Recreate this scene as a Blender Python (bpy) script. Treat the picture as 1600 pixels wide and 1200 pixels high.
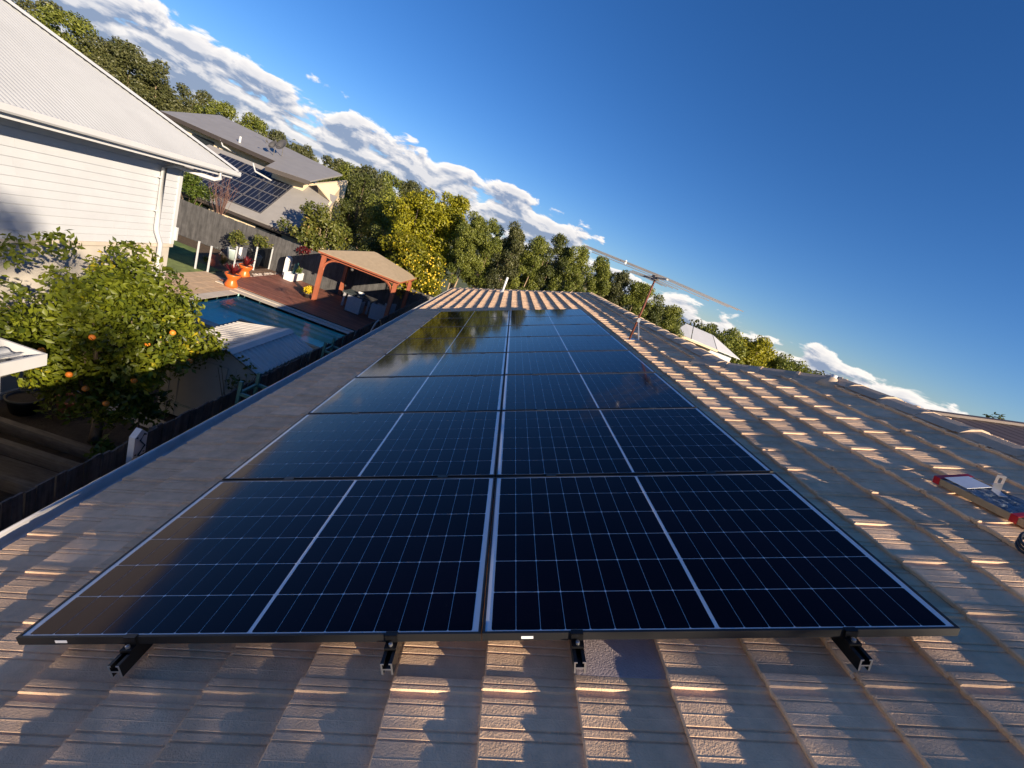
import bpy, math, random
import numpy as np
from mathutils import Vector, Matrix, Euler

scene = bpy.context.scene
for o in list(bpy.data.objects):
    bpy.data.objects.remove(o, do_unlink=True)
COL = scene.collection
rad = math.radians

# ------------------------------------------------------------------ camera
cam_d = bpy.data.cameras.new('camera')
cam = bpy.data.objects.new('camera', cam_d)
COL.objects.link(cam)
scene.camera = cam
cam_d.sensor_width = 36.0
cam_d.lens = 14.806
cam_d.clip_start = 0.02
cam_d.clip_end = 3000
right = Vector((0.9313572, 0.0070552, 0.3640384))
down = Vector((0.3496916, -0.2958716, -0.8889183))
fwd = Vector((0.1014371, 0.9552017, -0.2780292))
mw = Matrix.Identity(4)
for i in range(3):
    mw[i][0] = right[i]; mw[i][1] = -down[i]; mw[i][2] = -fwd[i]
mw.translation = Vector((-0.3717, -1.2033, 5.5829))
cam.matrix_world = mw

# ------------------------------------------------------------------ light
SUN_AZ = 43.0      # shadows run away from the camera and to the left
SUN_EL = 18.8
sun_d = bpy.data.lights.new('sun', 'SUN')
sun_d.energy = 5.0
sun_d.angle = rad(0.5)
sun_d.color = (1.0, 0.84, 0.65)
sun = bpy.data.objects.new('sun', sun_d)
COL.objects.link(sun)
SUNV = Vector((-math.sin(rad(SUN_AZ))*math.cos(rad(SUN_EL)), math.cos(rad(SUN_AZ))*math.cos(rad(SUN_EL)), -math.sin(rad(SUN_EL))))
sun.rotation_euler = SUNV.to_track_quat('-Z', 'Y').to_euler()
sun.location = (20, -25, 20)

vs = scene.view_settings
vs.view_transform = 'Standard'
vs.look = 'None'
vs.gamma = 1.0
vs.use_curve_mapping = False
vs.exposure = 0.95


def nd(nt, t, ins=None, **attrs):
    n = nt.nodes.new(t)
    for k, v in attrs.items():
        setattr(n, k, v)
    for k, v in (ins or {}).items():
        if isinstance(v, bpy.types.NodeSocket):
            nt.links.new(v, n.inputs[k])
        else:
            n.inputs[k].default_value = v
    return n


def mth(nt, op, a, b=None, c=None, clamp=False):
    n = nt.nodes.new('ShaderNodeMath'); n.operation = op; n.use_clamp = clamp
    for i, v in enumerate((a, b, c)):
        if v is None: continue
        if isinstance(v, bpy.types.NodeSocket): nt.links.new(v, n.inputs[i])
        else: n.inputs[i].default_value = v
    return n.outputs[0]


def mix(nt, fac, a, b):
    n = nt.nodes.new('ShaderNodeMix'); n.data_type = 'RGBA'
    for i, v in ((0, fac), (6, a), (7, b)):
        if isinstance(v, bpy.types.NodeSocket): nt.links.new(v, n.inputs[i])
        else: n.inputs[i].default_value = v
    return n.outputs[2]


def c4(c): return (c[0], c[1], c[2], 1.0)


# ------------------------------------------------------------------ sky with clouds
world = bpy.data.worlds.new('World')
scene.world = world
world.use_nodes = True
wt = world.node_tree
wt.nodes.clear()
tcw = wt.nodes.new('ShaderNodeTexCoord')
sky = wt.nodes.new('ShaderNodeTexSky')
sky.sky_type = 'NISHITA'
sky.sun_disc = False
sky.sun_elevation = rad(SUN_EL)
sky.sun_rotation = rad(180 - SUN_AZ)
sky.altitude = 50
sky.air_density = 1.0
sky.dust_density = 0.0
sky.ozone_density = 3.0
tint = nd(wt, 'ShaderNodeVectorMath', {0: sky.outputs[0], 1: (0.50, 0.60, 0.83)}, operation='MULTIPLY')
hs = nd(wt, 'ShaderNodeHueSaturation', {'Saturation': 1.12, 'Value': 1.0, 'Color': tint.outputs[0]})
bg_sky = nd(wt, 'ShaderNodeBackground', {'Color': hs.outputs[0], 'Strength': 0.081})
sx = wt.nodes.new('ShaderNodeSeparateXYZ')
wt.links.new(tcw.outputs['Generated'], sx.inputs[0])
X, Y, Z = sx.outputs


def cloud_field(dz):
    z = mth(wt, 'MAXIMUM', mth(wt, 'ADD', Z, dz), 0.0)
    den = mth(wt, 'ADD', z, 0.17)
    px = mth(wt, 'DIVIDE', X, den)
    py = mth(wt, 'DIVIDE', Y, den)
    v = nd(wt, 'ShaderNodeCombineXYZ', {0: px, 1: py, 2: mth(wt, 'MULTIPLY', z, 3.0)})
    big = nd(wt, 'ShaderNodeTexNoise', {'Vector': v.outputs[0], 'Scale': 1.5, 'Detail': 6.0, 'Roughness': 0.5, 'Distortion': 0.1})
    va = nd(wt, 'ShaderNodeCombineXYZ', {0: mth(wt, 'MULTIPLY', X, 14.0), 1: mth(wt, 'MULTIPLY', Y, 14.0), 2: mth(wt, 'MULTIPLY', z, 30.0)})
    puff = nd(wt, 'ShaderNodeTexNoise', {'Vector': va.outputs[0], 'Scale': 1.0, 'Detail': 10.0, 'Roughness': 0.55, 'Distortion': 0.35})
    fld = mth(wt, 'ADD', mth(wt, 'MULTIPLY', big.outputs[0], 0.42), mth(wt, 'MULTIPLY', puff.outputs[0], 0.58))
    # cumulus bank: cloud top lies lower towards the east
    zt = nd(wt, 'ShaderNodeMapRange', {0: X, 1: -0.15, 2: 0.45, 3: 0.132, 4: 0.036}, interpolation_type='SMOOTHSTEP')
    bias = mth(wt, 'MULTIPLY', mth(wt, 'SUBTRACT', zt.outputs[0], z), 4.6)
    bias = mth(wt, 'MINIMUM', bias, 0.105)
    return mth(wt, 'ADD', fld, bias)


d0 = cloud_field(0.0)
d1 = cloud_field(0.011)
mask = nd(wt, 'ShaderNodeMapRange', {0: d0, 1: 0.495, 2: 0.555, 3: 0.0, 4: 1.0}, interpolation_type='SMOOTHSTEP')
lit = mth(wt, 'ADD', mth(wt, 'MULTIPLY', mth(wt, 'SUBTRACT', d0, d1), 8.5), 0.50, clamp=True)
thick = nd(wt, 'ShaderNodeMapRange', {0: d0, 1: 0.53, 2: 0.66, 3: 0.0, 4: 0.42})
litf = mth(wt, 'SUBTRACT', lit, thick.outputs[0], clamp=True)
ccol = mix(wt, litf, (0.24, 0.30, 0.43, 1), (1.0, 0.93, 0.86, 1))
bg_cloud = nd(wt, 'ShaderNodeBackground', {'Color': ccol, 'Strength': 0.62})
msk = mth(wt, 'MULTIPLY', mask.outputs[0], 0.95)
mxs = wt.nodes.new('ShaderNodeMixShader')
wt.links.new(msk, mxs.inputs[0]); wt.links.new(bg_sky.outputs[0], mxs.inputs[1]); wt.links.new(bg_cloud.outputs[0], mxs.inputs[2])
wo = wt.nodes.new('ShaderNodeOutputWorld')
wt.links.new(mxs.outputs[0], wo.inputs[0])

# ------------------------------------------------------------------ materials
MATS = {}


def mat(name, col, rough=0.6, metal=0.0, var=0.12, vscale=3.0, bump=None, spec=0.5, rnd=0.0, stain=None, coat=0.0, sub=None, streak=None):
    """procedural surface: base colour, two scales of variation, optional bump, optional per-object variation"""
    if name in MATS: return MATS[name]
    m = bpy.data.materials.new(name); m.use_nodes = True
    nt = m.node_tree
    b = nt.nodes['Principled BSDF']
    b.inputs['Roughness'].default_value = rough
    b.inputs['Metallic'].default_value = metal
    b.inputs['Specular IOR Level'].default_value = spec
    b.inputs['Coat Weight'].default_value = coat
    geo = nt.nodes.new('ShaderNodeNewGeometry')
    pos = geo.outputs['Position']
    n1 = nd(nt, 'ShaderNodeTexNoise', {'Vector': pos, 'Scale': vscale, 'Detail': 5.0, 'Roughness': 0.62})
    f = nd(nt, 'ShaderNodeMapRange', {0: n1.outputs[0], 1: 0.3, 2: 0.7, 3: 1 - var, 4: 1 + var}).outputs[0]
    if rnd > 0:
        oi = nt.nodes.new('ShaderNodeObjectInfo')
        r = nd(nt, 'ShaderNodeMapRange', {0: oi.outputs['Random'], 1: 0.0, 2: 1.0, 3: 1 - rnd, 4: 1 + rnd}).outputs[0]
        f = mth(nt, 'MULTIPLY', f, r)
    if name == 'concrete_roof_tile':
        ta = nd(nt, 'ShaderNodeAttribute', attribute_name='tone')
        f = mth(nt, 'MULTIPLY', f, mth(nt, 'ADD', ta.outputs['Fac'], 1.0))
    if streak:
        mp = nd(nt, 'ShaderNodeMapping', {'Vector': pos, 'Scale': streak[0]})
        n3 = nd(nt, 'ShaderNodeTexNoise', {'Vector': mp.outputs[0], 'Scale': 1.0, 'Detail': 4.0, 'Roughness': 0.6})
        f = mth(nt, 'MULTIPLY', f, nd(nt, 'ShaderNodeMapRange', {0: n3.outputs[0], 1: 0.3, 2: 0.7, 3: 1 - streak[1], 4: 1 + streak[1]}).outputs[0])
    sc = nd(nt, 'ShaderNodeVectorMath', {0: (col[0], col[1], col[2])}, operation='SCALE')
    nt.links.new(f, sc.inputs['Scale'])
    out = sc.outputs[0]
    if stain:
        n2 = nd(nt, 'ShaderNodeTexNoise', {'Vector': pos, 'Scale': stain[1], 'Detail': 6.0, 'Roughness': 0.7})
        sf = nd(nt, 'ShaderNodeMapRange', {0: n2.outputs[0], 1: stain[2], 2: stain[2] + 0.15, 3: 0.0, 4: stain[3]}).outputs[0]
        out = mix(nt, sf, out, c4(stain[0]))
    nt.links.new(out, b.inputs['Base Color'])
    if bump:
        nb = nd(nt, 'ShaderNodeTexNoise', {'Vector': pos, 'Scale': bump[0], 'Detail': 3.0, 'Roughness': 0.6})
        bp = nd(nt, 'ShaderNodeBump', {'Height': nb.outputs[0], 'Strength': bump[1], 'Distance': bump[2]})
        nt.links.new(bp.outputs[0], b.inputs['Normal'])
    MATS[name] = m
    return m


def leaf_mat(name, dark, light, old=None, trans=0.35, rough=0.45):
    if name in MATS: return MATS[name]
    m = bpy.data.materials.new(name); m.use_nodes = True
    nt = m.node_tree; nt.nodes.clear()
    at = nd(nt, 'ShaderNodeAttribute', attribute_name='rnd')
    cr = nt.nodes.new('ShaderNodeValToRGB')
    nt.links.new(at.outputs['Fac'], cr.inputs[0])
    e = cr.color_ramp.elements
    e[0].position = 0.0; e[0].color = c4(dark)
    e[1].position = 0.85; e[1].color = c4(light)
    if old:
        x = cr.color_ramp.elements.new(0.97); x.color = c4(old)
    d = nd(nt, 'ShaderNodeBsdfPrincipled', {'Base Color': cr.outputs[0], 'Roughness': rough, 'Specular IOR Level': 0.4})
    t = nd(nt, 'ShaderNodeBsdfTranslucent', {'Color': mix(nt, 1.0, cr.outputs[0], cr.outputs[0])})
    mx = nt.nodes.new('ShaderNodeMixShader'); mx.inputs[0].default_value = trans
    nt.links.new(d.outputs[0], mx.inputs[1]); nt.links.new(t.outputs[0], mx.inputs[2])
    o = nt.nodes.new('ShaderNodeOutputMaterial'); nt.links.new(mx.outputs[0], o.inputs[0])
    MATS[name] = m
    return m


# ------------------------------------------------------------------ mesh helpers
class MB:
    def __init__(s): s.v = []; s.f = []
    def add(s, vs, fs):
        n = len(s.v); s.v += [tuple(p) for p in vs]; s.f += [tuple(i + n for i in q) for q in fs]; return s
    def box(s, c, d, rot=None):
        hx, hy, hz = d[0]/2, d[1]/2, d[2]/2
        P = [Vector((x, y, z)) for x in (-hx, hx) for y in (-hy, hy) for z in (-hz, hz)]
        if rot is not None: P = [rot @ p for p in P]
        P = [p + Vector(c) for p in P]
        return s.add(P, [(0, 1, 3, 2), (4, 6, 7, 5), (0, 4, 5, 1), (2, 3, 7, 6), (0, 2, 6, 4), (1, 5, 7, 3)])
    def bx(s, a, b):
        return s.box([(a[i]+b[i])/2 for i in range(3)], [abs(b[i]-a[i]) for i in range(3)])
    def poly(s, pts, thick=None):
        """flat face; with thick = a vector the face is extruded to a slab"""
        n = len(pts)
        if thick is None: return s.add(pts, [tuple(range(n))])
        t = Vector(thick); P = [Vector(p) for p in pts]
        return s.add(P + [p + t for p in P], [tuple(range(n)), tuple(range(2*n-1, n-1, -1))] + [(i, i+n, (i+1) % n + n, (i+1) % n) for i in range(n)])
    def tube(s, pts, r, n=8, cap=True):
        pts = [Vector(p) for p in pts]
        rs = r if isinstance(r, (list, tuple)) else [r]*len(pts)
        rings = []
        up = Vector((0.13, 0.27, 0.95)).normalized()
        for i, p in enumerate(pts):
            t = (pts[min(i+1, len(pts)-1)] - pts[max(i-1, 0)]).normalized()
            a = t.cross(up)
            if a.length < 1e-3: a = t.cross(Vector((1, 0, 0)))
            a.normalize(); b = t.cross(a)
            rings.append([p + (a*math.cos(2*math.pi*k/n) + b*math.sin(2*math.pi*k/n))*rs[i] for k in range(n)])
        V = [q for rg in rings for q in rg]
        F = [(i*n+k, i*n+(k+1) % n, (i+1)*n+(k+1) % n, (i+1)*n+k) for i in range(len(pts)-1) for k in range(n)]
        if cap: F += [tuple(range(n-1, -1, -1)), tuple((len(pts)-1)*n+k for k in range(n))]
        return s.add(V, F)
    def lathe(s, prof, c=(0, 0, 0), n=20):
        V = [(c[0]+r*math.cos(2*math.pi*k/n), c[1]+r*math.sin(2*math.pi*k/n), c[2]+z) for r, z in prof for k in range(n)]
        F = [(i*n+k, i*n+(k+1) % n, (i+1)*n+(k+1) % n, (i+1)*n+k) for i in range(len(prof)-1) for k in range(n)]
        F += [tuple(range(n-1, -1, -1)), tuple((len(prof)-1)*n+k for k in range(n))]
        return s.add(V, F)
    def extr(s, prof, axis, a, b, close=True):
        """profile (2-D points) swept along axis 'x' or 'y' from a to b"""
        n = len(prof)
        if axis == 'y': V = [(p[0], t, p[1]) for t in (a, b) for p in prof]
        else: V = [(t, p[0], p[1]) for t in (a, b) for p in prof]
        m = n if close else n-1
        F = [(k, (k+1) % n, n+(k+1) % n, n+k) for k in range(m)]
        if close: F += [tuple(range(n-1, -1, -1)), tuple(range(n, 2*n))]
        return s.add(V, F)
    def mesh(s, name, m, smooth=False):
        me = bpy.data.meshes.new(name); me.from_pydata(s.v, [], s.f)
        if m: me.materials.append(m)
        me.validate(); me.update()
        import bmesh
        bm = bmesh.new(); bm.from_mesh(me); bmesh.ops.recalc_face_normals(bm, faces=bm.faces); bm.to_mesh(me); bm.free()
        if smooth:
            me.polygons.foreach_set('use_smooth', [True]*len(me.polygons))
        return me
    def build(s, name, m, parent=None, smooth=False, kind=None, label=None, loc=None):
        return ob(name, s.mesh(name, m, smooth), parent, kind, label, loc)


def ob(name, data, parent=None, kind=None, label=None, loc=None):
    o = bpy.data.objects.new(name, data); COL.objects.link(o)
    if parent: o.parent = parent
    if kind: o['kind'] = kind
    if label: o['label'] = label
    if loc: o.location = loc
    return o


def tag(o, label, cat, group=None):
    o['label'] = label; o['category'] = cat
    if group: o['group'] = group
    return o


def thing(name, label, cat, loc=(0, 0, 0), group=None, mtx=None):
    o = ob(name, None); o.empty_display_size = 0.2
    if mtx is not None: o.matrix_world = mtx
    else: o.location = loc
    return tag(o, label, cat, group)


def structure(mb, name, m):
    return mb.build(name, m, kind='structure')


def copy_tree(o, parent=None):
    c = o.copy(); COL.objects.link(c); c.parent = parent
    for ch in list(o.children): copy_tree(ch, c)
    return c


def smooth_by_angle(me, ang=40):
    me.polygons.foreach_set('use_smooth', [True]*len(me.polygons))
    try: me.set_sharp_from_angle(angle=rad(ang))
    except Exception: pass


# roof frame: u up the slope (to the right), v along the ridge (into depth), w normal; w = 0 is the top of the panel frames
RM = Matrix.Translation((0, 0, 4.3)) @ Matrix.Rotation(rad(-22.5), 4, 'Y')
def RW(u, v, w): return RM @ Vector((u, v, w))

# ------------------------------------------------------------------ material list
m_tile = mat('concrete_roof_tile', (0.78, 0.525, 0.33), 0.85, var=0.16, vscale=9, bump=(150, 0.62, 0.006), rnd=0.13, spec=0.25, stain=((0.38, 0.28, 0.20), 2.3, 0.60, 0.35))
m_tile_grey = mat('grey_replacement_tile', (0.46, 0.37, 0.35), 0.85, var=0.10, vscale=12, bump=(150, 0.62, 0.006), spec=0.25)
m_cap = mat('ridge_cap_concrete', (0.54, 0.41, 0.29), 0.85, var=0.15, vscale=7, bump=(120, 0.4, 0.005), spec=0.25, rnd=0.08)
m_galv = mat('galvanised_gutter', (0.62, 0.60, 0.58), 0.30, metal=0.35, var=0.15, vscale=5)
m_zinc = mat('zinc_bright', (0.6, 0.6, 0.6), 0.3, metal=0.9)
m_black = mat('black_anodised_frame', (0.010, 0.010, 0.011), 0.5, metal=0.0, var=0.1)
m_rail = mat('black_rail', (0.012, 0.012, 0.013), 0.35, metal=0.4)
m_back = mat('white_backsheet', (0.80, 0.80, 0.80), 0.12, var=0.03, coat=0.0)
m_label = mat('white_sticker', (0.75, 0.75, 0.75), 0.5)
m_white = mat('white_paint', (0.53, 0.53, 0.525), 0.55, var=0.05, vscale=2)
m_board = mat('cream_weatherboard', (0.485, 0.50, 0.515), 0.6, var=0.04, vscale=3, rnd=0.02)
m_render = mat('beige_render', (0.48, 0.44, 0.37), 0.85, var=0.1, vscale=2)
m_whiteroof = mat('white_corrugated', (0.37, 0.38, 0.385), 0.5, var=0.06, vscale=1.2, stain=((0.24, 0.235, 0.225), 5.0, 0.62, 0.5))
m_brickwall = mat('brick_wall', (0.30, 0.20, 0.14), 0.9)
m_pale = mat('weathered_paling', (0.085, 0.075, 0.068), 0.9, var=0.25, vscale=8, rnd=0.25, streak=((40, 40, 2.5), 0.35))
m_farpale = mat('charcoal_paling', (0.075, 0.072, 0.070), 0.9, var=0.2, vscale=3, streak=((9, 9, 1.2), 0.35))
m_dark_soil = mat('garden_soil', (0.055, 0.042, 0.03), 0.95, var=0.4, vscale=4, bump=(30, 0.6, 0.03))
m_sleeper = mat('timber_sleeper', (0.17, 0.14, 0.105), 0.9, var=0.2, vscale=6, streak=((3, 30, 30), 0.25))
m_grass_ground = mat('lawn_base', (0.17, 0.21, 0.055), 0.95, var=0.35, vscale=3, bump=(60, 0.7, 0.03))
m_ground = mat('suburban_ground', (0.09, 0.11, 0.05), 0.95, var=0.35, vscale=0.3, bump=(8, 0.5, 0.1))
m_mulch = mat('brown_mulch', (0.13, 0.075, 0.045), 0.95, var=0.4, vscale=7, bump=(45, 0.8, 0.04))
m_paving = mat('sandstone_paving', (0.50, 0.35, 0.21), 0.8, var=0.15, vscale=4)
m_coping = mat('pool_coping', (0.52, 0.45, 0.36), 0.75, var=0.1, vscale=4)
m_poolwall = mat('pool_plaster', (0.46, 0.86, 0.72), 0.7, var=0.15, vscale=1.5)
m_poolstep = mat('pool_step', (0.50, 0.60, 0.46), 0.7, var=0.1)
m_deck = mat('merbau_deck', (0.20, 0.075, 0.045), 0.6, var=0.2, vscale=2, rnd=0.22, streak=((1.5, 25, 25), 0.3))
m_redwood = mat('stained_redwood', (0.33, 0.095, 0.045), 0.6, var=0.15, vscale=4)
m_tan = mat('tan_roofing', (0.36, 0.275, 0.175), 0.85, var=0.1, vscale=6)
m_cream = mat('cream_wall', (0.68, 0.55, 0.36), 0.85, var=0.06)
m_greyroof = mat('grey_colorbond', (0.27, 0.255, 0.235), 0.55, var=0.08, vscale=1.5)
m_fascia = mat('dark_fascia', (0.05, 0.04, 0.035), 0.6)
m_glassdark = mat('dark_window', (0.02, 0.025, 0.03), 0.1)
m_bark = mat('bark', (0.16, 0.115, 0.075), 0.95, var=0.3, vscale=8, bump=(30, 0.6, 0.02))
m_barkpale = mat('pale_bark', (0.34, 0.24, 0.15), 0.9, var=0.3, vscale=5)
m_orangepot = mat('orange_glaze', (0.66, 0.13, 0.02), 0.35, var=0.06)
m_whitepot = mat('white_pot', (0.74, 0.73, 0.70), 0.5, var=0.04)
m_bluepot = mat('blue_grey_pot', (0.28, 0.34, 0.38), 0.5)
m_blackpot = mat('black_pot', (0.02, 0.022, 0.022), 0.5)
m_terracotta = mat('terracotta', (0.32, 0.10, 0.05), 0.8)
m_wicker = mat('grey_wicker', (0.34, 0.33, 0.33), 0.8, var=0.2, vscale=40, bump=(120, 0.5, 0.01))
m_green_steel = mat('green_steel', (0.05, 0.16, 0.14), 0.5)
m_rust = mat('red_oxide_mast', (0.16, 0.045, 0.025), 0.7, var=0.3, vscale=15)
m_alu = mat('weathered_aluminium', (0.34, 0.32, 0.30), 0.45, metal=0.6)
m_card = mat('cardboard', (0.46, 0.31, 0.17), 0.85, var=0.1, vscale=20)
m_redtape = mat('red_tape', (0.55, 0.012, 0.02), 0.4)
m_film = mat('clear_film', (0.16, 0.19, 0.22), 0.22, var=0.5, vscale=30, bump=(60, 1.0, 0.01))
m_cable = mat('black_cable', (0.01, 0.01, 0.011), 0.4)
m_pebble = mat('pale_pebble', (0.46, 0.38, 0.32), 0.8, var=0.2, vscale=9, rnd=0.3)
m_shedcream = mat('cream_shed', (0.42, 0.39, 0.32), 0.7, var=0.06)
m_shedroof = mat('pale_shed_sheet', (0.56, 0.52, 0.47), 0.5, var=0.08, vscale=3, stain=((0.4, 0.38, 0.36), 6.0, 0.6, 0.5))
m_yellow = mat('yellow_petals', (0.75, 0.50, 0.02), 0.6)
m_orange = mat('orange_peel', (0.80, 0.22, 0.02), 0.5, bump=(200, 0.3, 0.002))
m_lemon = mat('lemon_peel', (0.60, 0.42, 0.03), 0.5)
m_tanroof2 = mat('dark_brown_roof', (0.10, 0.065, 0.05), 0.6, var=0.1)
m_pvc = mat('white_pvc', (0.74, 0.73, 0.70), 0.4)
m_dish = mat('dish_grey', (0.10, 0.095, 0.09), 0.6)
m_tabletop = mat('glass_table', (0.10, 0.12, 0.12), 0.08)
m_stone = mat('pale_block_wall', (0.52, 0.42, 0.32), 0.9, var=0.2, vscale=5)


def cell_material():
    m = bpy.data.materials.new('solar_cell_glass'); m.use_nodes = True
    nt = m.node_tree; b = nt.nodes['Principled BSDF']
    geo = nt.nodes.new('ShaderNodeNewGeometry')
    n = nd(nt, 'ShaderNodeTexNoise', {'Vector': geo.outputs['Position'], 'Scale': 2.2, 'Detail': 6.0, 'Roughness': 0.7})
    nt.links.new(mix(nt, n.outputs[0], (0.0012, 0.0008, 0.0036, 1), (0.0030, 0.0022, 0.0075, 1)), b.inputs['Base Color'])
    # thin dust film and dried drop marks on the glass
    dn = nd(nt, 'ShaderNodeTexNoise', {'Vector': geo.outputs['Position'], 'Scale': 55.0, 'Detail': 6.0, 'Roughness': 0.75})
    df = nd(nt, 'ShaderNodeMapRange', {0: dn.outputs[0], 1: 0.60, 2: 0.80, 3: 0.0, 4: 0.05})
    nt.links.new(mix(nt, df.outputs[0], b.inputs['Base Color'].links[0].from_socket, (0.30, 0.27, 0.24, 1)), b.inputs['Base Color'])
    r = nd(nt, 'ShaderNodeMapRange', {0: n.outputs[0], 1: 0.3, 2: 0.7, 3: 0.055, 4: 0.10})
    nt.links.new(r.outputs[0], b.inputs['Roughness'])
    b.inputs['IOR'].default_value = 1.31
    b.inputs['Specular Tint'].default_value = (0.95, 0.50, 0.52, 1)
    n2 = nd(nt, 'ShaderNodeTexNoise', {'Vector': geo.outputs['Position'], 'Scale': 1.6, 'Detail': 1.0})
    bp = nd(nt, 'ShaderNodeBump', {'Height': n2.outputs[0], 'Strength': 0.05, 'Distance': 0.02})
    nt.links.new(bp.outputs[0], b.inputs['Normal'])
    return m


m_cell = cell_material()


def simple_glass(name, tint, refl=1.0, ior=1.45, rough=0.0, bump=None):
    m = bpy.data.materials.new(name); m.use_nodes = True
    nt = m.node_tree; nt.nodes.clear()
    t = nd(nt, 'ShaderNodeBsdfTransparent', {'Color': c4(tint)})
    g = nd(nt, 'ShaderNodeBsdfGlossy', {'Color': (1, 1, 1, 1), 'Roughness': rough})
    fr = nd(nt, 'ShaderNodeFresnel', {'IOR': ior})
    if bump:
        geo = nt.nodes.new('ShaderNodeNewGeometry')
        nb = nd(nt, 'ShaderNodeTexNoise', {'Vector': geo.outputs['Position'], 'Scale': bump[0], 'Detail': 3.0})
        bp = nd(nt, 'ShaderNodeBump', {'Height': nb.outputs[0], 'Strength': bump[1], 'Distance': bump[2]})
        nt.links.new(bp.outputs[0], g.inputs['Normal']); nt.links.new(bp.outputs[0], fr.inputs['Normal'])
    mx = nt.nodes.new('ShaderNodeMixShader')
    nt.links.new(fr.outputs[0], mx.inputs[0]); nt.links.new(t.outputs[0], mx.inputs[1]); nt.links.new(g.outputs[0], mx.inputs[2])
    o = nt.nodes.new('ShaderNodeOutputMaterial'); nt.links.new(mx.outputs[0], o.inputs[0])
    return m


m_poolglass = simple_glass('pool_fence_glass', (0.80, 0.88, 0.86))
m_water = simple_glass('pool_water', (0.90, 1.0, 0.98), ior=1.12, bump=(3.0, 0.25, 0.05))

# ------------------------------------------------------------------ ground
gx_ = [-900, -10.16, -4.39, 900]; gy_ = [-900, 12.18, 16.01, 1500]; gm = MB()
for i in range(3):
    for j in range(3):
        if (i, j) != (1, 1): gm.poly([(gx_[i], gy_[j], -0.02), (gx_[i+1], gy_[j], -0.02), (gx_[i+1], gy_[j+1], -0.02), (gx_[i], gy_[j+1], -0.02)])
structure(gm, 'ground', m_ground)
structure(MB().poly([(-7.9, -8, 0.0), (-4.05, -8, 0.0), (-4.05, 11.3, 0.0), (-7.9, 11.3, 0.0)]), 'garden_bed', m_dark_soil)
structure(MB().poly([(-19, 9.5, 0.0), (-12.6, 9.5, 0.0), (-12.6, 21.0, 0.0), (-19, 21.0, 0.0)]), 'lawn', m_grass_ground)
structure(MB().poly([(-19, 21.0, 0.004), (-15.2, 20.7, 0.004), (-13.9, 18.6, 0.004), (-12.0, 18.6, 0.004), (-12.0, 22.25, 0.004), (-19, 22.25, 0.004)]), 'mulch_bed', m_mulch)
structure(MB().poly([(-12.0, 19.2, 0.008), (-11.46, 19.2, 0.008), (-11.46, 22.25, 0.008), (-12.0, 22.25, 0.008)]), 'pebble_bed', m_mulch)

# ------------------------------------------------------------------ our house: walls, tiled roof, gutter, ridge
house = thing('tiled_house', 'single storey house whose brown tiled roof carries the solar array', 'house')
MB().bx((-1.85, -7.5, 0), (9.0, 17.6, 3.02)).build('wall', m_brickwall, house)
MB().bx((-2.36, -7.6, 2.98), (-1.85, 17.9, 3.02)).build('soffit', m_white, house)
MB().bx((-2.38, -7.6, 2.99), (-2.345, 18.3, 3.14)).build('fascia', m_greyroof, house)
W0 = -0.155
roof = MB()
UV = [(-2.62, -7.6), (-2.62, 18.4), (2.92, 14.5), (2.92, 4.2), (3.83, 3.4), (3.83, -7.6)]
roof.poly([RW(u, v, W0 - 0.03) for u, v in UV], thick=RM.to_3x3() @ Vector((0, 0, -0.06)))
A = RW(3.83, -7.6, W0); B = RW(3.83, 3.4, W0); Cc = RW(2.92, 4.2, W0); D = RW(2.92, 14.5, W0)
roof.poly([A, B, (A.x+6, B.y, A.z-2.48), (A.x+6, A.y, A.z-2.48)], thick=(0, 0, -0.06))
roof.poly([B, Cc, (B.x+0.85, 4.2, Cc.z)], thick=(0, 0, -0.06))
roof.poly([Cc, D, (D.x+5.5, 18.4, D.z-2.28), (D.x+5.5, Cc.y, D.z-2.28)], thick=(0, 0, -0.06))
E1 = RW(-2.62, 18.4, W0)
roof.poly([D, E1, (D.x+5.5, 18.4, D.z-2.28)], thick=(0, 0, -0.06))
roof_o = roof.build('roof', m_tile, house)

PITCH_U, PITCH_V, STEP = 0.3285, 0.300, 0.0255
# profile of one tile across its width, s runs from the side lap towards the camera (heights in mm)
PROF = [(-0.016, 4), (-0.012, 9.8), (0, 10.6), (.014, 10.6), (.0155, 5.5), (.0205, 5.5), (.022, 10.6), (.035, 10.6), (.037, 5), (.043, 3.5), (.060, 3.5), (.063, 7.0), (.065, 9.4), (.078, 9.8), (.080, 5.5), (.085, 5.5), (.087, 10.3),
        (.122, 10.5), (.1245, 11.5), (.127, 10.5), (.158, 10.4), (.160, 5.0), (.166, 5.0), (.168, 10.2), (.188, 10.4), (.190, 5.5), (.195, 5.5), (.197, 10.4),
        (.242, 10.5), (.2445, 11.5), (.247, 10.5), (.283, 10.3), (.286, 4.5), (.299, 4.5)]
PROF = [(s_, h_ + 2.0*math.sin(2*math.pi*(s_ - 0.02)/0.3) + (5.2 if s_ < 0.0365 else 0.0)) for s_, h_ in PROF]


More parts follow.
